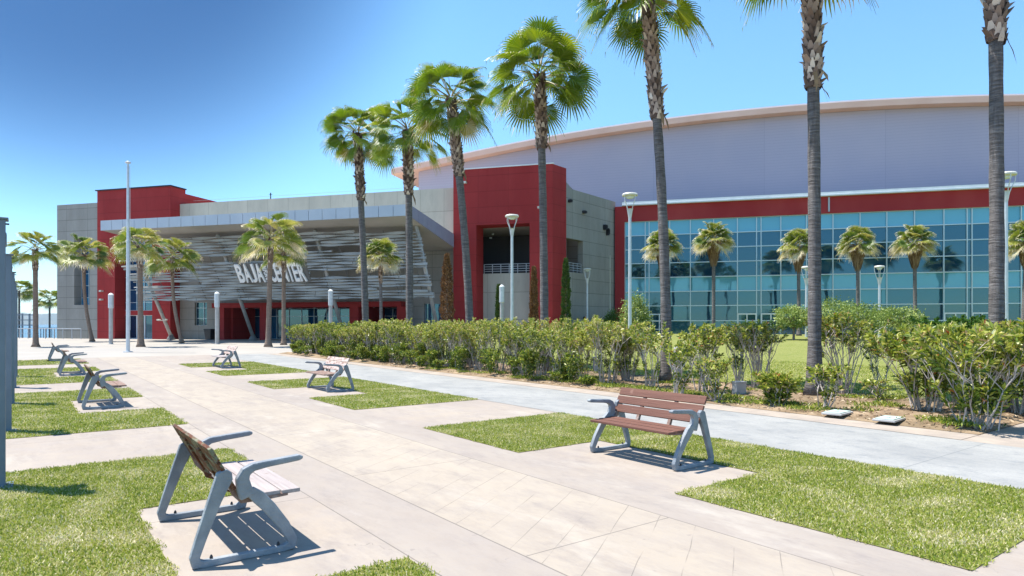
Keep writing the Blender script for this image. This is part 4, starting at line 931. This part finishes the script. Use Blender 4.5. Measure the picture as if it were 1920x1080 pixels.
# left red tower
ol, orr, ot = s_(216, 57.2), s_(286, 57.2), 11.1
B = MB(); wall(B, -63.7, -53.86, -.05, 16.3, 57.15, 59.0, [(ol, orr, -.05, ot)]); B.box(-63.7, -53.86, 59.0, 59.3, -.05, 16.3); B.box(-63.7, -53.87, 59.3, 66, -.05, 15.9); B.box(-62.6, -53.88, 66, 75, -.05, 15.6)
B.build('red_tower', M['redwall'], BR)
B = MB(); B.box(-63.85, -53.7, 57.0, 57.2, 16.3, 16.42); B.box(-54.0, -53.7, 57.2, 59.3, 16.3, 16.42); B.box(-63.85, -63.6, 57.2, 59.3, 16.3, 16.42); B.build('parapet_cap', M['bolt'], BR)
gz = 58.6; xs = list(np.linspace(s_(228, gz), s_(287, gz), 5)); zb = z_(260, 590, gz)
glazing('tower_glazing', BR, xs, [z_(260, 582, gz), 4.0, 5.4, 6.8, 8.2, 9.6, 11.0], gz, 'glassB', lambda i, k: [.5, .38, .3, .35, .3, .3][k] + .3 * (i == 2), seed=4)
B = MB(); B.box(xs[0] - .3, xs[-1] + .2, gz - .15, gz + .1, z_(260, 591, gz), z_(260, 582, gz) - .02); B.build('red_lintel', M['redstucco'], BR)
glazing('tower_doors', BR, xs, [.0, z_(260, 591, gz)], gz + .02, 'glassB', lambda i, k: [.6, .15, .2, .25][i], mw=.12, seed=5, mm='white')
B = MB(); B.box(ol, s_(228, gz), gz - .05, gz + .2, 0, ot); B.build('reveal_wall', M['redwall'], BR)
# long pale concrete wall, grey below
wc = 58.5
hs_ = [(s_(365, wc), s_(388, wc), z_(376, 610, wc), z_(376, 567, wc)), (s_(412, wc), s_(762, wc), -.05, 3.75), (s_(795, wc), s_(828, wc), -.05, 3.6)]
B = MB(); wall(B, -53.86, -21.6, -.05, 9.6, wc, wc + .5, hs_); B.build('grey_wall', M['grey'], BR)
B = MB(); B.box(-53.85, -21.55, wc - .02, 80, 10.3, 14.62); B.box(-53.6, -8.3, 66.6, 80, -.05, 8.6); B.build('pale_wall', M['cream'], BR)
xs = [hs_[0][0], hs_[0][0] + 1.0, hs_[0][1]]; glazing('small_window', BR, xs, [hs_[0][2], hs_[0][2] + .75, hs_[0][3] - .6, hs_[0][3]], wc + .3, 'glassB', lambda i, k: .12 if i == 0 else .3, seed=6)
glazing('side_door', BR, list(np.linspace(hs_[2][0], hs_[2][1], 3)), [0, 3.6], wc + .35, 'glassB', lambda i, k: .4, seed=6)
# entrance: red frame and recessed doors
e0, e1 = hs_[1][0], hs_[1][1]; cF = 57.3
B = MB(); B.box(e0, e1, cF, 62.3, 3.3, 3.8)
for a0, a1, d in ((412, 420, 5.2), (487, 501, .5), (655, 672, .5), (744, 762, 5.2)):
    B.box(s_(a0, cF), s_(a1, cF), cF, cF + d, -.01, 3.3)
B.box(s_(420, 58.3), s_(437, 58.3), 58.3, 62.3, -.01, 3.3); B.box(s_(655, 58.3), s_(690, 58.3), 58.3, 62.3, -.01, 3.3)
B.build('entrance_frame', M['redwall'], BR)
glazing('entrance_glazing', BR, list(np.linspace(e0, e1, 15)), [0, 2.45, 3.3], 61.9, 'glassB', lambda i, k: [.25, .3, .6, .2, .35, .5, .3, .85, .9, .35, .2, .4, .3, .5][i] - .1 * k, seed=7)  # brightest blue panes have a reflection put into their tone
B = MB()
for px in (545, 590, 462, 700): c = s_(px, 59.5); B.lathe([(.16, 3.24), (.16, 3.295)], 12, (c, 59.5, 0))
B.build('downlight', M['lens'], BR)
# canopy
f0, f1, cf, cb = -53.0, -22.07, 48.0, 58.45; bs = -21.75
B = MB(); B.hexa([(f0, cf, 10.3), (f1, cf, 10.3), (bs, cb, 8.6), (f0, cb, 9.3), (f0, cf, 11.05), (f1, cf, 11.05), (bs, cb, 9.8), (f0, cb, 10.25)])
B.build('canopy', M['soffit'], BR)
B = MB(); npn = 24
for i in range(npn):
    x0 = f0 + (f1 - f0) * i / npn; x1 = f0 + (f1 - f0) * (i + 1) / npn; g_ = .02
    B.box(x0 + g_, x1 - g_, cf - .12, cf - .01, 10.27, 11.18)
B.build('canopy_fascia', M['fascia'], BR, label='pale blue metal fascia of the canopy')
B = MB(); npn = 11; v0 = Vector((f1 + .02, cf - .1)); v1 = Vector((bs + .03, 57.0))
for i in range(npn):
    t0, t1 = (i + .015) / npn, (i + .985) / npn; p0, p1 = v0.lerp(v1, t0), v0.lerp(v1, t1)
    zb = lambda t: 10.27 - (10.27 - 8.75) * t; zt = lambda t: 11.18 - (11.18 - 9.98) * t
    B.hexa([(p0.x, p0.y, zb(t0)), (p0.x + .1, p0.y, zb(t0)), (p1.x + .1, p1.y, zb(t1)), (p1.x, p1.y, zb(t1)), (p0.x, p0.y, zt(t0)), (p0.x + .1, p0.y, zt(t0)), (p1.x + .1, p1.y, zt(t1)), (p1.x, p1.y, zt(t1))])
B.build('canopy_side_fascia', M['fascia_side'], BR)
# leaning plane shared by columns and slatted screen: c = 56 - .58 z
KL = .58; C0 = 56.0
def PL(px, py):
    r = (px - CXP) / FPX; q = (py - CYP) / FPX; Z = (C0 - KL * EYE) / (N.x * r + N.y - KL * q); return (r * Z * W.x + Z * W.y, EYE - q * Z)
cols_s = [PL(312, 610)[0], PL(463, 600)[0], PL(633, 590)[0], PL(803, 540)[0]]
for s in cols_s:
    B = MB(); zt = 9.9; B.tube([(s, C0 - .25, .35), (s, C0 - KL * zt + .45, zt)], .17, 12); cc = B.build('slanted_column', M['postgrey'], BR, smooth=True)
    B = MB(); B.lathe([(.42, -.01), (.40, .12), (.24, .40), (.20, .6)], 12, (s, C0 - .25, 0)); B.build('column_foot', M['darkgrey'], cc)
s = cols_s[0]; B = MB()
for dx in (-.45, .4): B.lathe([(.05, 1.95), (.22, 2.0), (.22, 2.09), (.05, 2.13)], 10, (s + dx, C0 - 1.4, .02 * dx))
B.tube([(s - .45, C0 - 1.4, 1.97), (s + .4, C0 - 1.4, 1.97)], .03, 6); B.build('column_floodlight', M['lampwhite'], BR)
sl_, sr_ = PL(272, 562)[0], PL(817, 560)[0]; zb_, zt_ = PL(600, 560)[1], PL(600, 437)[1]
g = random.Random(12); B = MB(); rows = 23
gaps = {8: (.56, 1.0), 9: (.58, 1.0), 3: (.70, .97), 14: (.0, .55), 15: (.30, .60), 20: (.12, .30), 19: (.44, .62), 2: (.2, .42), 11: (0, .22), 16: (.66, .92), 22: (.8, 1.0), 21: (0, .22), 17: (.55, .7), 6: (.0, .12), }
for i in range(rows):
    z0 = zb_ + .06 + (zt_ - zb_ - .1) * i / (rows - 1); s = sl_ - g.uniform(0, 1.6) * (1 if i < 20 else .2) * (i / rows) - .2
    end = sr_ - g.choice((0, 0, .1, .5)) * (i > 1)
    lam = g.uniform(3.6, 6.5); ph = i * 2.3 + g.uniform(0, 1); amp = .012
    while s < end - .4:
        e = min(end, s + g.uniform(4, 11)); n = max(3, int((e - s) / .45)); u0 = (s - sl_) / (sr_ - sl_)
        gp = gaps.get(i)
        if gp and gp[0] < (s + e) / 2 / (sr_ - sl_) - sl_ / (sr_ - sl_) < gp[1]: s = e + .08; continue
        vs = []
        for k in range(n + 1):
            x = s + (e - s) * k / n; q = math.sin(x * 6.283 / lam + ph); z = z0 + amp * q; hh = .04 + .09 * (.5 + .5 * math.sin(x * 6.283 / (lam * .8) + ph * 1.7)); cc = C0 - KL * z - .18 + .02 * math.cos(x * 6.283 / lam + ph)
            vs += [(x, cc - .10, z - hh), (x, cc - .06, z + hh), (x, cc + .10, z + hh + .01), (x, cc + .07, z - hh + .01)]
        fs = []
        for k in range(n):
            o_ = 4 * k
            for a_, b_ in ((0, 1), (1, 2), (2, 3), (3, 0)): fs.append((o_ + a_, o_ + 4 + a_, o_ + 4 + b_, o_ + b_))
        fs += [(0, 1, 2, 3), (4 * n + 3, 4 * n + 2, 4 * n + 1, 4 * n)]
        B.add(vs, fs); s = e + .05
scr = B.build('slatted_screen', M['slat'], BR)
B = MB(); x = sl_ + .5
while x < sr_:
    B.tube([(x, C0 - KL * zb_ + .02, zb_), (x, C0 - KL * zt_ + .02, zt_)], .035, 5); x += 2.3
B.build('screen_ribs', M['darkgrey'], scr)
# sign letters on the leaning screen
signroot = MB()
sa = PL(446, 497); sb = PL(571, 491); sc0 = PL(456, 529); sd = PL(584, 527)
sx0, sx1, sz0, sz1 = (sa[0] + sc0[0]) / 2, (sb[0] + sd[0]) / 2, (sc0[1] + sd[1]) / 2, (sa[1] + sb[1]) / 2
ang = math.atan(1 / KL); slope_len = math.sqrt(1 + KL * KL)
def font_mesh(txt, rot90=False):
    cu = bpy.data.curves.new('t', 'FONT'); cu.body = txt; cu.extrude = .12; cu.offset = .02; cu.space_character = .94; to = bpy.data.objects.new('t', cu); col.objects.link(to)
    bpy.context.view_layer.update(); dg = bpy.context.evaluated_depsgraph_get(); me = bpy.data.meshes.new_from_object(to.evaluated_get(dg)); bpy.data.objects.remove(to)
    vs = np.array([v.co[:] for v in me.vertices]); fs = [tuple(p.vertices) for p in me.polygons]; bpy.data.meshes.remove(me); return vs, fs
def place_text(txt, u0, u1, v0, v1, name, vertical=False, cut=True, dep=.16):
    """text stretched into the box u (along), v (up the leaning plane); a wavy slit runs through it"""
    vs, fs = font_mesh(txt)
    if vertical: vs = np.stack([-vs[:, 1], vs[:, 0], vs[:, 2]], 1) * np.array([-1, -1, 1]); 
    mn, mxx = vs.min(0), vs.max(0); t = (vs - mn) / (mxx - mn)
    me = bpy.data.meshes.new(name); me.from_pydata([(u0 + (u1 - u0) * a, v0 + (v1 - v0) * b, c * dep) for a, b, c in t], [], fs); me.update()
    o = bpy.data.objects.new(name, me); col.objects.link(o)
    if cut:
        c = MB(); n = 60; lo, up = [], []
        for k in range(n + 1):
            u = sx0 - .5 + (sx1 - sx0 + 1) * k / n; f = (u - sx0) / (sx1 - sx0); y = vlen * (.30 - .17 * math.sin(f * 4 * math.pi - .35) + .04 * f); lo.append((u, y - .035)); up.append((u, y + .035))
        vv = []
        for (a, b), (c_, d) in zip(lo, up): vv += [(a, b, -.3), (a, b, .5), (c_, d, .5), (c_, d, -.3)]
        ff = [];
        for k in range(n):
            for a_, b_ in ((0, 1), (1, 2), (2, 3), (3, 0)): ff.append((4 * k + b_, 4 * k + 4 + b_, 4 * k + 4 + a_, 4 * k + a_))
        ff += [(3, 2, 1, 0), (4 * n, 4 * n + 1, 4 * n + 2, 4 * n + 3)]
        c.add(vv, ff); co = c.build('cutter', M['dark'])
        md = o.modifiers.new('b', 'BOOLEAN'); md.object = co; md.operation = 'DIFFERENCE'; md.solver = 'EXACT'; md.use_self = True
        bpy.context.view_layer.update(); dg = bpy.context.evaluated_depsgraph_get(); m2 = bpy.data.meshes.new_from_object(o.evaluated_get(dg))
        o.modifiers.clear(); o.data = m2; bpy.data.objects.remove(co)
    o.data.materials.clear(); o.data.materials.append(M['sign']); o.name = name; return o
vlen = (sz1 - sz0) * slope_len; tilt = math.atan2(KL, 1)   # lean of the plane from vertical
sgn = bpy.data.objects.new('sign', None); col.objects.link(sgn); sgn.parent = BR; sgn['label'] = 'white sign letters reading BAJA CALIFORNIA CENTER'
sgn.location = (0, C0 - KL * sz0 - .42, sz0); sgn.rotation_euler = (math.pi / 2 + tilt, 0, 0)
Ws = sx1 - sx0
def ux(px): return sx0 + Ws * (px - 450) / 127.5
def letters(word, u0, u1, ws):
    tot = sum(ws); u = u0
    for ch, w_ in zip(word, ws):
        e = u + (u1 - u0) * w_ / tot; o = place_text(ch, u + .035, e - .035, 0, vlen, 'letter'); o.parent = sgn; u = e
letters('BAJA', sx0, sx0 + Ws * .395, (1, 1.05, .75, 1.05))
letters('CENTER', sx0 + Ws * .475, sx1, (1, .85, 1.05, .9, .85, 1))
o = place_text('CALIFORNIA', sx0 + Ws * .40, sx0 + Ws * .465, .02, vlen - .02, 'small_lettering', vertical=True, cut=False, dep=.1); o.parent = sgn
B = MB(); B.box(sx0 - .1, sx1 + .2, -.12, vlen + .05, -.10, -.04); bo = B.build('sign_backing', M['darkgrey'], sgn)
# red portal
c0 = 57.2; p0, p1 = s_(850, c0), s_(1036, c0); q0, q1 = s_(893, c0), s_(993, c0); zt = 15.95; zo = 10.75
B = MB(); wall(B, p0, p1, -.05, zt, c0, 59.25, [(q0, q1, -.05, zo)])
# splayed right cheek of the portal
ch = [(p1, c0), (-11.46, 59.25), (p1, 59.25)]
B.add([(x, y, z) for z in (-.05, zt) for x, y in ch], [(2, 1, 0), (3, 4, 5), (0, 1, 4, 3), (1, 2, 5, 4), (2, 0, 3, 5)])
B.build('red_portal', M['redwall'], BR)
B = MB(); B.box(p0 - .06, p1 + .1, c0 - .06, c0 + .5, zt, zt + .10); B.build('portal_cap', M['white'], BR)
B = MB(); B.box(q0 - .3, q1 + .3, 59.26, 59.6, -.05, 6.42); B.build('balcony_wall', M['cream'], BR)
B = MB(); B.box(p0 + .1, -12.0, 59.3, 66.3, 10.72, 15.3); B.box(p0 + .1, -12.0, 59.7, 66.3, 6.2, 6.4); B.box(p0 + .2, -11.5, 65.9, 66.45, 6.4, 10.7); B.build('upper_volume', M['grey'], BR)
B = MB(); B.box(p0 + .15, p1 - .6, 64.8, 65.0, 6.41, 10.7); B.build('void_shade_panel', M['dark'], BR)  # near-black panel: shade of the balcony void put into its colour
def railing(mb, x0, x1, y, z0, z1, n, nb=4):
    for i in range(n + 1):
        x = x0 + (x1 - x0) * i / n; mb.box(x - .03, x + .03, y - .03, y + .03, z0, z1)
    for k in range(nb):
        z = z1 - (z1 - z0) * k / nb; mb.box(x0, x1, y - .045, y - .012, z - .03, z + .02)
B = MB(); railing(B, q0 + .05, q1 - .05, 59.4, 6.42, 7.3, 6); B.build('balcony_railing', M['rail'], BR)
B = MB()
for px, py in ((924, 440), (920, 447)): ss, zz = PB(px, py, 61); B.lathe([(.14, zz), (.14, zz + .08)], 10, (ss, 61, 0))
B.build('balcony_lamp', M['lens'], BR)
# grey side wall, running back at an angle
A0 = Vector((-11.46, 59.25)); A1 = Vector((-7.95, 67.7)); L = (A1 - A0).length; rot = math.atan2(A1.y - A0.y, A1.x - A0.x)
sw = MB(); wall(sw, 0, L, -.05, 14.2, .0, .6, [(.02, 2.9, 6.45, 9.55)]); o = sw.build('grey_side_wall', M['grey'], BR); o.location = (A0.x, A0.y, 0); o.rotation_euler = (0, 0, rot)
B = MB(); railing(B, .05, 2.85, .2, 6.45, 7.35, 4); o2 = B.build('side_railing', M['rail'], BR); o2.location = (A0.x, A0.y, 0); o2.rotation_euler = (0, 0, rot)
for x, z, w_, h_ in ((2.9, 12.3, .35, .25), (6.8, 11.3, .4, .5), (7.3, 10.9, .2, .7), (3.1, 2.2, .35, .25), (.4, 13.0, .3, .25)):
    B = MB(); B.box(x - w_ / 2, x + w_ / 2, -.32, -.01, z - h_ / 2, z + h_ / 2); B.box(x - w_ / 3, x + w_ / 3, -.40, -.33, z - h_ / 3, z + h_ / 3)
    o = B.build('wall_light', M['bolt'], BR); o.location = (A0.x, A0.y, 0); o.rotation_euler = (0, 0, rot)
B = MB(); ss = s_(1114, 62); 
for ss, zz, cc in ((PB(873, 329, c0)[0], PB(873, 343, c0)[1], c0), (PB(1012, 390, c0)[0], PB(1012, 390, c0)[1], c0), (s_(193, c0), z_(193, 546, c0), c0 - .05), (s_(193, c0), z_(193, 562, c0), c0 - .05)):
    B = MB(); B.box(ss - .14, ss + .14, cc - .35, cc - .01, zz - .08, zz + .1)
    B.build('security_camera', M['lampwhite'], BR)
# glass wing
gx0, gx1, gc = -6.96, 46.0, 67.6
mulls = [-6.96, -4.92, -4.53, -2.5, -.5, 1.72, 3.94, 5.70, 6.11, 7.89, 10.17, 12.47, 14.78, 17.01, 19.28, 21.63, 23.46, 23.84, 25.4, 27.6, 29.9, 32.1, 34.4, 36.6, 38.9, 41.0, 41.4, 43.6, 46.0]
rowz = [.62, 1.95, 3.45, 4.88, 6.32, 7.77, 9.19, 10.61, 12.04]
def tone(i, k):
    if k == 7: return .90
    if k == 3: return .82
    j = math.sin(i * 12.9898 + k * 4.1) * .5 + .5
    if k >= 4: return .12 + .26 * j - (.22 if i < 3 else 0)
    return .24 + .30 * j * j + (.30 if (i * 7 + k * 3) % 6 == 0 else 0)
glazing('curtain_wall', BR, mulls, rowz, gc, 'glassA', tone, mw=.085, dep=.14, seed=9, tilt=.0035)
B = MB(); B.box(-7.95, gx1, gc - .35, gc + .6, 12.06, 13.62); B.box(-7.95, -6.98, gc - .35, gc + .6, .3, 12.06); B.build('red_band', M['redstucco'], BR)
B = MB(); B.box(-7.2, gx1, gc - .75, gc + .8, 13.62, 13.74); B.box(-7.2, gx1, gc - .60, gc + .8, 13.76, 14.02); B.build('white_cornice', M['white'], BR)
B = MB(); B.box(gx0, gx1, gc + .1, 73.5, -.05, 13.6); B.build('wing_core', M['dark'], BR)
B = MB(); B.box(12.0, 12.14, gc - .45, gc - .36, 12.2, 13.55); B.build('downpipe', M['rail'], BR)
for a, b_ in ((3.94, 5.70), (6.11, 7.89), (21.63, 23.46), (23.84, 25.4), (-4.53, -2.5)):
    B = MB(); zt2 = 2.60; m_ = (a + b_) / 2
    B.box(a, b_, gc - .17, gc - .02, zt2 - .06, zt2 + .06)
    for x in (a + .05, m_, b_ - .05): B.box(x - .05, x + .05, gc - .17, gc - .02, .62, zt2 - .06)
    B.build('door_frame', M['white'], BR)
B = MB(); railing(B, -4.9, -3.0, gc - 3.5, .35, 1.9, 2, 2); B.box(gx0, gx1, gc - .3, gc + .0, .4, .62); B.build('plinth', M['white'], BR)
# hall behind with shallow arched roof
hc = 74.0; pts = [(785, 326), (870, 305), (950, 286), (1060, 264), (1194, 247), (1338, 232), (1508, 217), (1709, 204), (1911, 196)]
arc = [PB(x, y, hc) for x, y in pts]
X = np.array([p[0] for p in arc]); Y = np.array([p[1] for p in arc]); cf_ = np.polyfit(X, Y, 2)
hz = lambda x: float(np.polyval(cf_, x)) if x > -26 else float(np.polyval(cf_, -26)) + .13 * (x + 26)
xs = np.linspace(arc[0][0], 62, 40)
B = MB()
for i in range(39):
    a, b_ = xs[i], xs[i + 1]; B.hexa([(a, hc, 8), (b_, hc, 8), (b_, hc + 60, 8), (a, hc + 60, 8), (a, hc, hz(a)), (b_, hc, hz(b_)), (b_, hc + 60, hz(b_)), (a, hc + 60, hz(a))])
B.build('hall_wall', M['lav'], BR)
xs2 = np.linspace(arc[0][0] - 3.1, 62, 44)
def band(z0, z1, c0_, c1_, name, m):
    B = MB()
    for i in range(43):
        a, b_ = xs2[i], xs2[i + 1]; B.add([(a, c0_, hz(a) + z0), (b_, c0_, hz(b_) + z0), (b_, c1_, hz(b_) + z0), (a, c1_, hz(a) + z0), (a, c0_, hz(a) + z1), (b_, c0_, hz(b_) + z1), (b_, c1_, hz(b_) + z1), (a, c1_, hz(a) + z1)],
            [(3, 2, 1, 0), (4, 5, 6, 7), (0, 1, 5, 4), (2, 3, 7, 6)] + ([(3, 0, 4, 7)] if i == 0 else []) + ([(1, 2, 6, 5)] if i == 42 else []))
    B.build(name, m, BR)
band(.02, .62, hc - 1.2, hc + 61, 'roof_fascia', M['peach'])
band(.63, .86, hc - .9, hc + 61.5, 'roof', M['roofing'])
B = MB(); ng = random.Random(2); x = -30
while x < 60: B.box(x, x + .04, hc - .6, hc - .56, hz(x) + .87, hz(x) + 1.2); x += 600
B.box(-53, -22, 59.5, 59.52, 15.1, 15.12); B.build('roof_wires', M['rail'], BR)
for s0, h_ in ((PB(507, 360, 59.6)[0], .4), (PB(1003, 300, 59)[0], .6)):
    B = MB(); B.box(s0 - .04, s0 + .04, 59.6, 59.68, 14.5, 15.1 + h_); B.box(s0 - .2, s0 + .2, 59.62, 59.66, 15.3, 15.34); B.build('roof_antenna', M['bolt'], BR)

# ------------------------------------------------------------------ plaza furniture near the building
p = G(402, 636); root = empty('trash_bin', 'black waste bin by the grey wall left of the entrance', 'bin', (p.x, p.y - 1, -.012), AB)
b = MB(); b.hexa([(-.33, -.33, .0), (.33, -.33, .0), (.33, .33, .0), (-.33, .33, .0), (-.42, -.42, 1.0), (.42, -.42, 1.0), (.42, .42, 1.0), (-.42, .42, 1.0)]); b.build('body', M['bin'], root, bevel=.03)
b = MB(); b.box(-.46, .46, -.46, .46, 1.0, 1.12); b.build('lid', M['bin'], root, bevel=.04)
root = empty('railing', 'low steel railing in front of the grey block, sea behind', 'railing', (0, 0, -.012), AB)
x0, x1 = s_(34, 57.0) - 20, s_(152, 56.0)
b = MB(); n = 24
for i in range(n + 1):
    x = x0 + (x1 - x0) * i / n; b = MB(); b.box(x - .035, x + .035, 55.97, 56.03, 0, 1.1); b.build('rail_post', M['rail'], root)
b = MB(); b.tube([(x0, 56, 1.12), (x1, 56, 1.12)], .04, 6); b.tube([(x0, 56, .6), (s_(75, 57.0), 56, .6)], .02, 5); b.build('top_rail', M['rail'], root)
root = empty('fence', 'dark upright bar fence at the sea edge', 'fence', (0, 0, -.012), AB)
b = MB(); x = s_(66, 59.0)
while x < -69.7: b.box(x - .03, x + .03, 58.98, 59.04, 0, 1.15); x += .42
b.box(s_(66, 59.0), -69.7, 58.97, 59.03, 1.15, 1.2); b.build('bars', M['steel_post'], root)
root = empty('metal_frame', 'dark open metal frame tower behind the steel posts', 'metal frame', (0, 0, -.012), AB)
b = MB(); fx0, fx1 = s_(32, 58.2), s_(59, 58.2)
for x in np.linspace(fx0, fx1, 3):
    for y in (58.0, 58.8): b.box(x - .06, x + .06, y - .05, y + .05, 0, 2.85)
b.build('uprights', M['steel_post'], root)
b = MB()
for z in (1.1, 1.5, 2.1, 2.7): b.box(fx0, fx1, 57.9, 57.96, z - .05, z + .05); b.box(fx0, fx1, 58.84, 58.9, z - .05, z + .05)
b.build('crossbars', M['steel_post'], root)

# ------------------------------------------------------------------ haze over the bay
hm = bpy.data.materials.new('haze'); hm.use_nodes = True; ns, ls = nodes(hm); ns.remove(ns['Principled BSDF'])
pv = ns.new('ShaderNodeVolumePrincipled'); pv.inputs['Density'].default_value = .00004; pv.inputs['Color'].default_value = (.80, .88, 1, 1)
ls.new(pv.outputs[0], ns['Material Output'].inputs['Volume'])
B = MB(); B.box(-9700, 9700, -900, 11500, -12, 215); B.build('haze', hm, kind='stuff', label='pale blue haze over the bay', cat='haze')
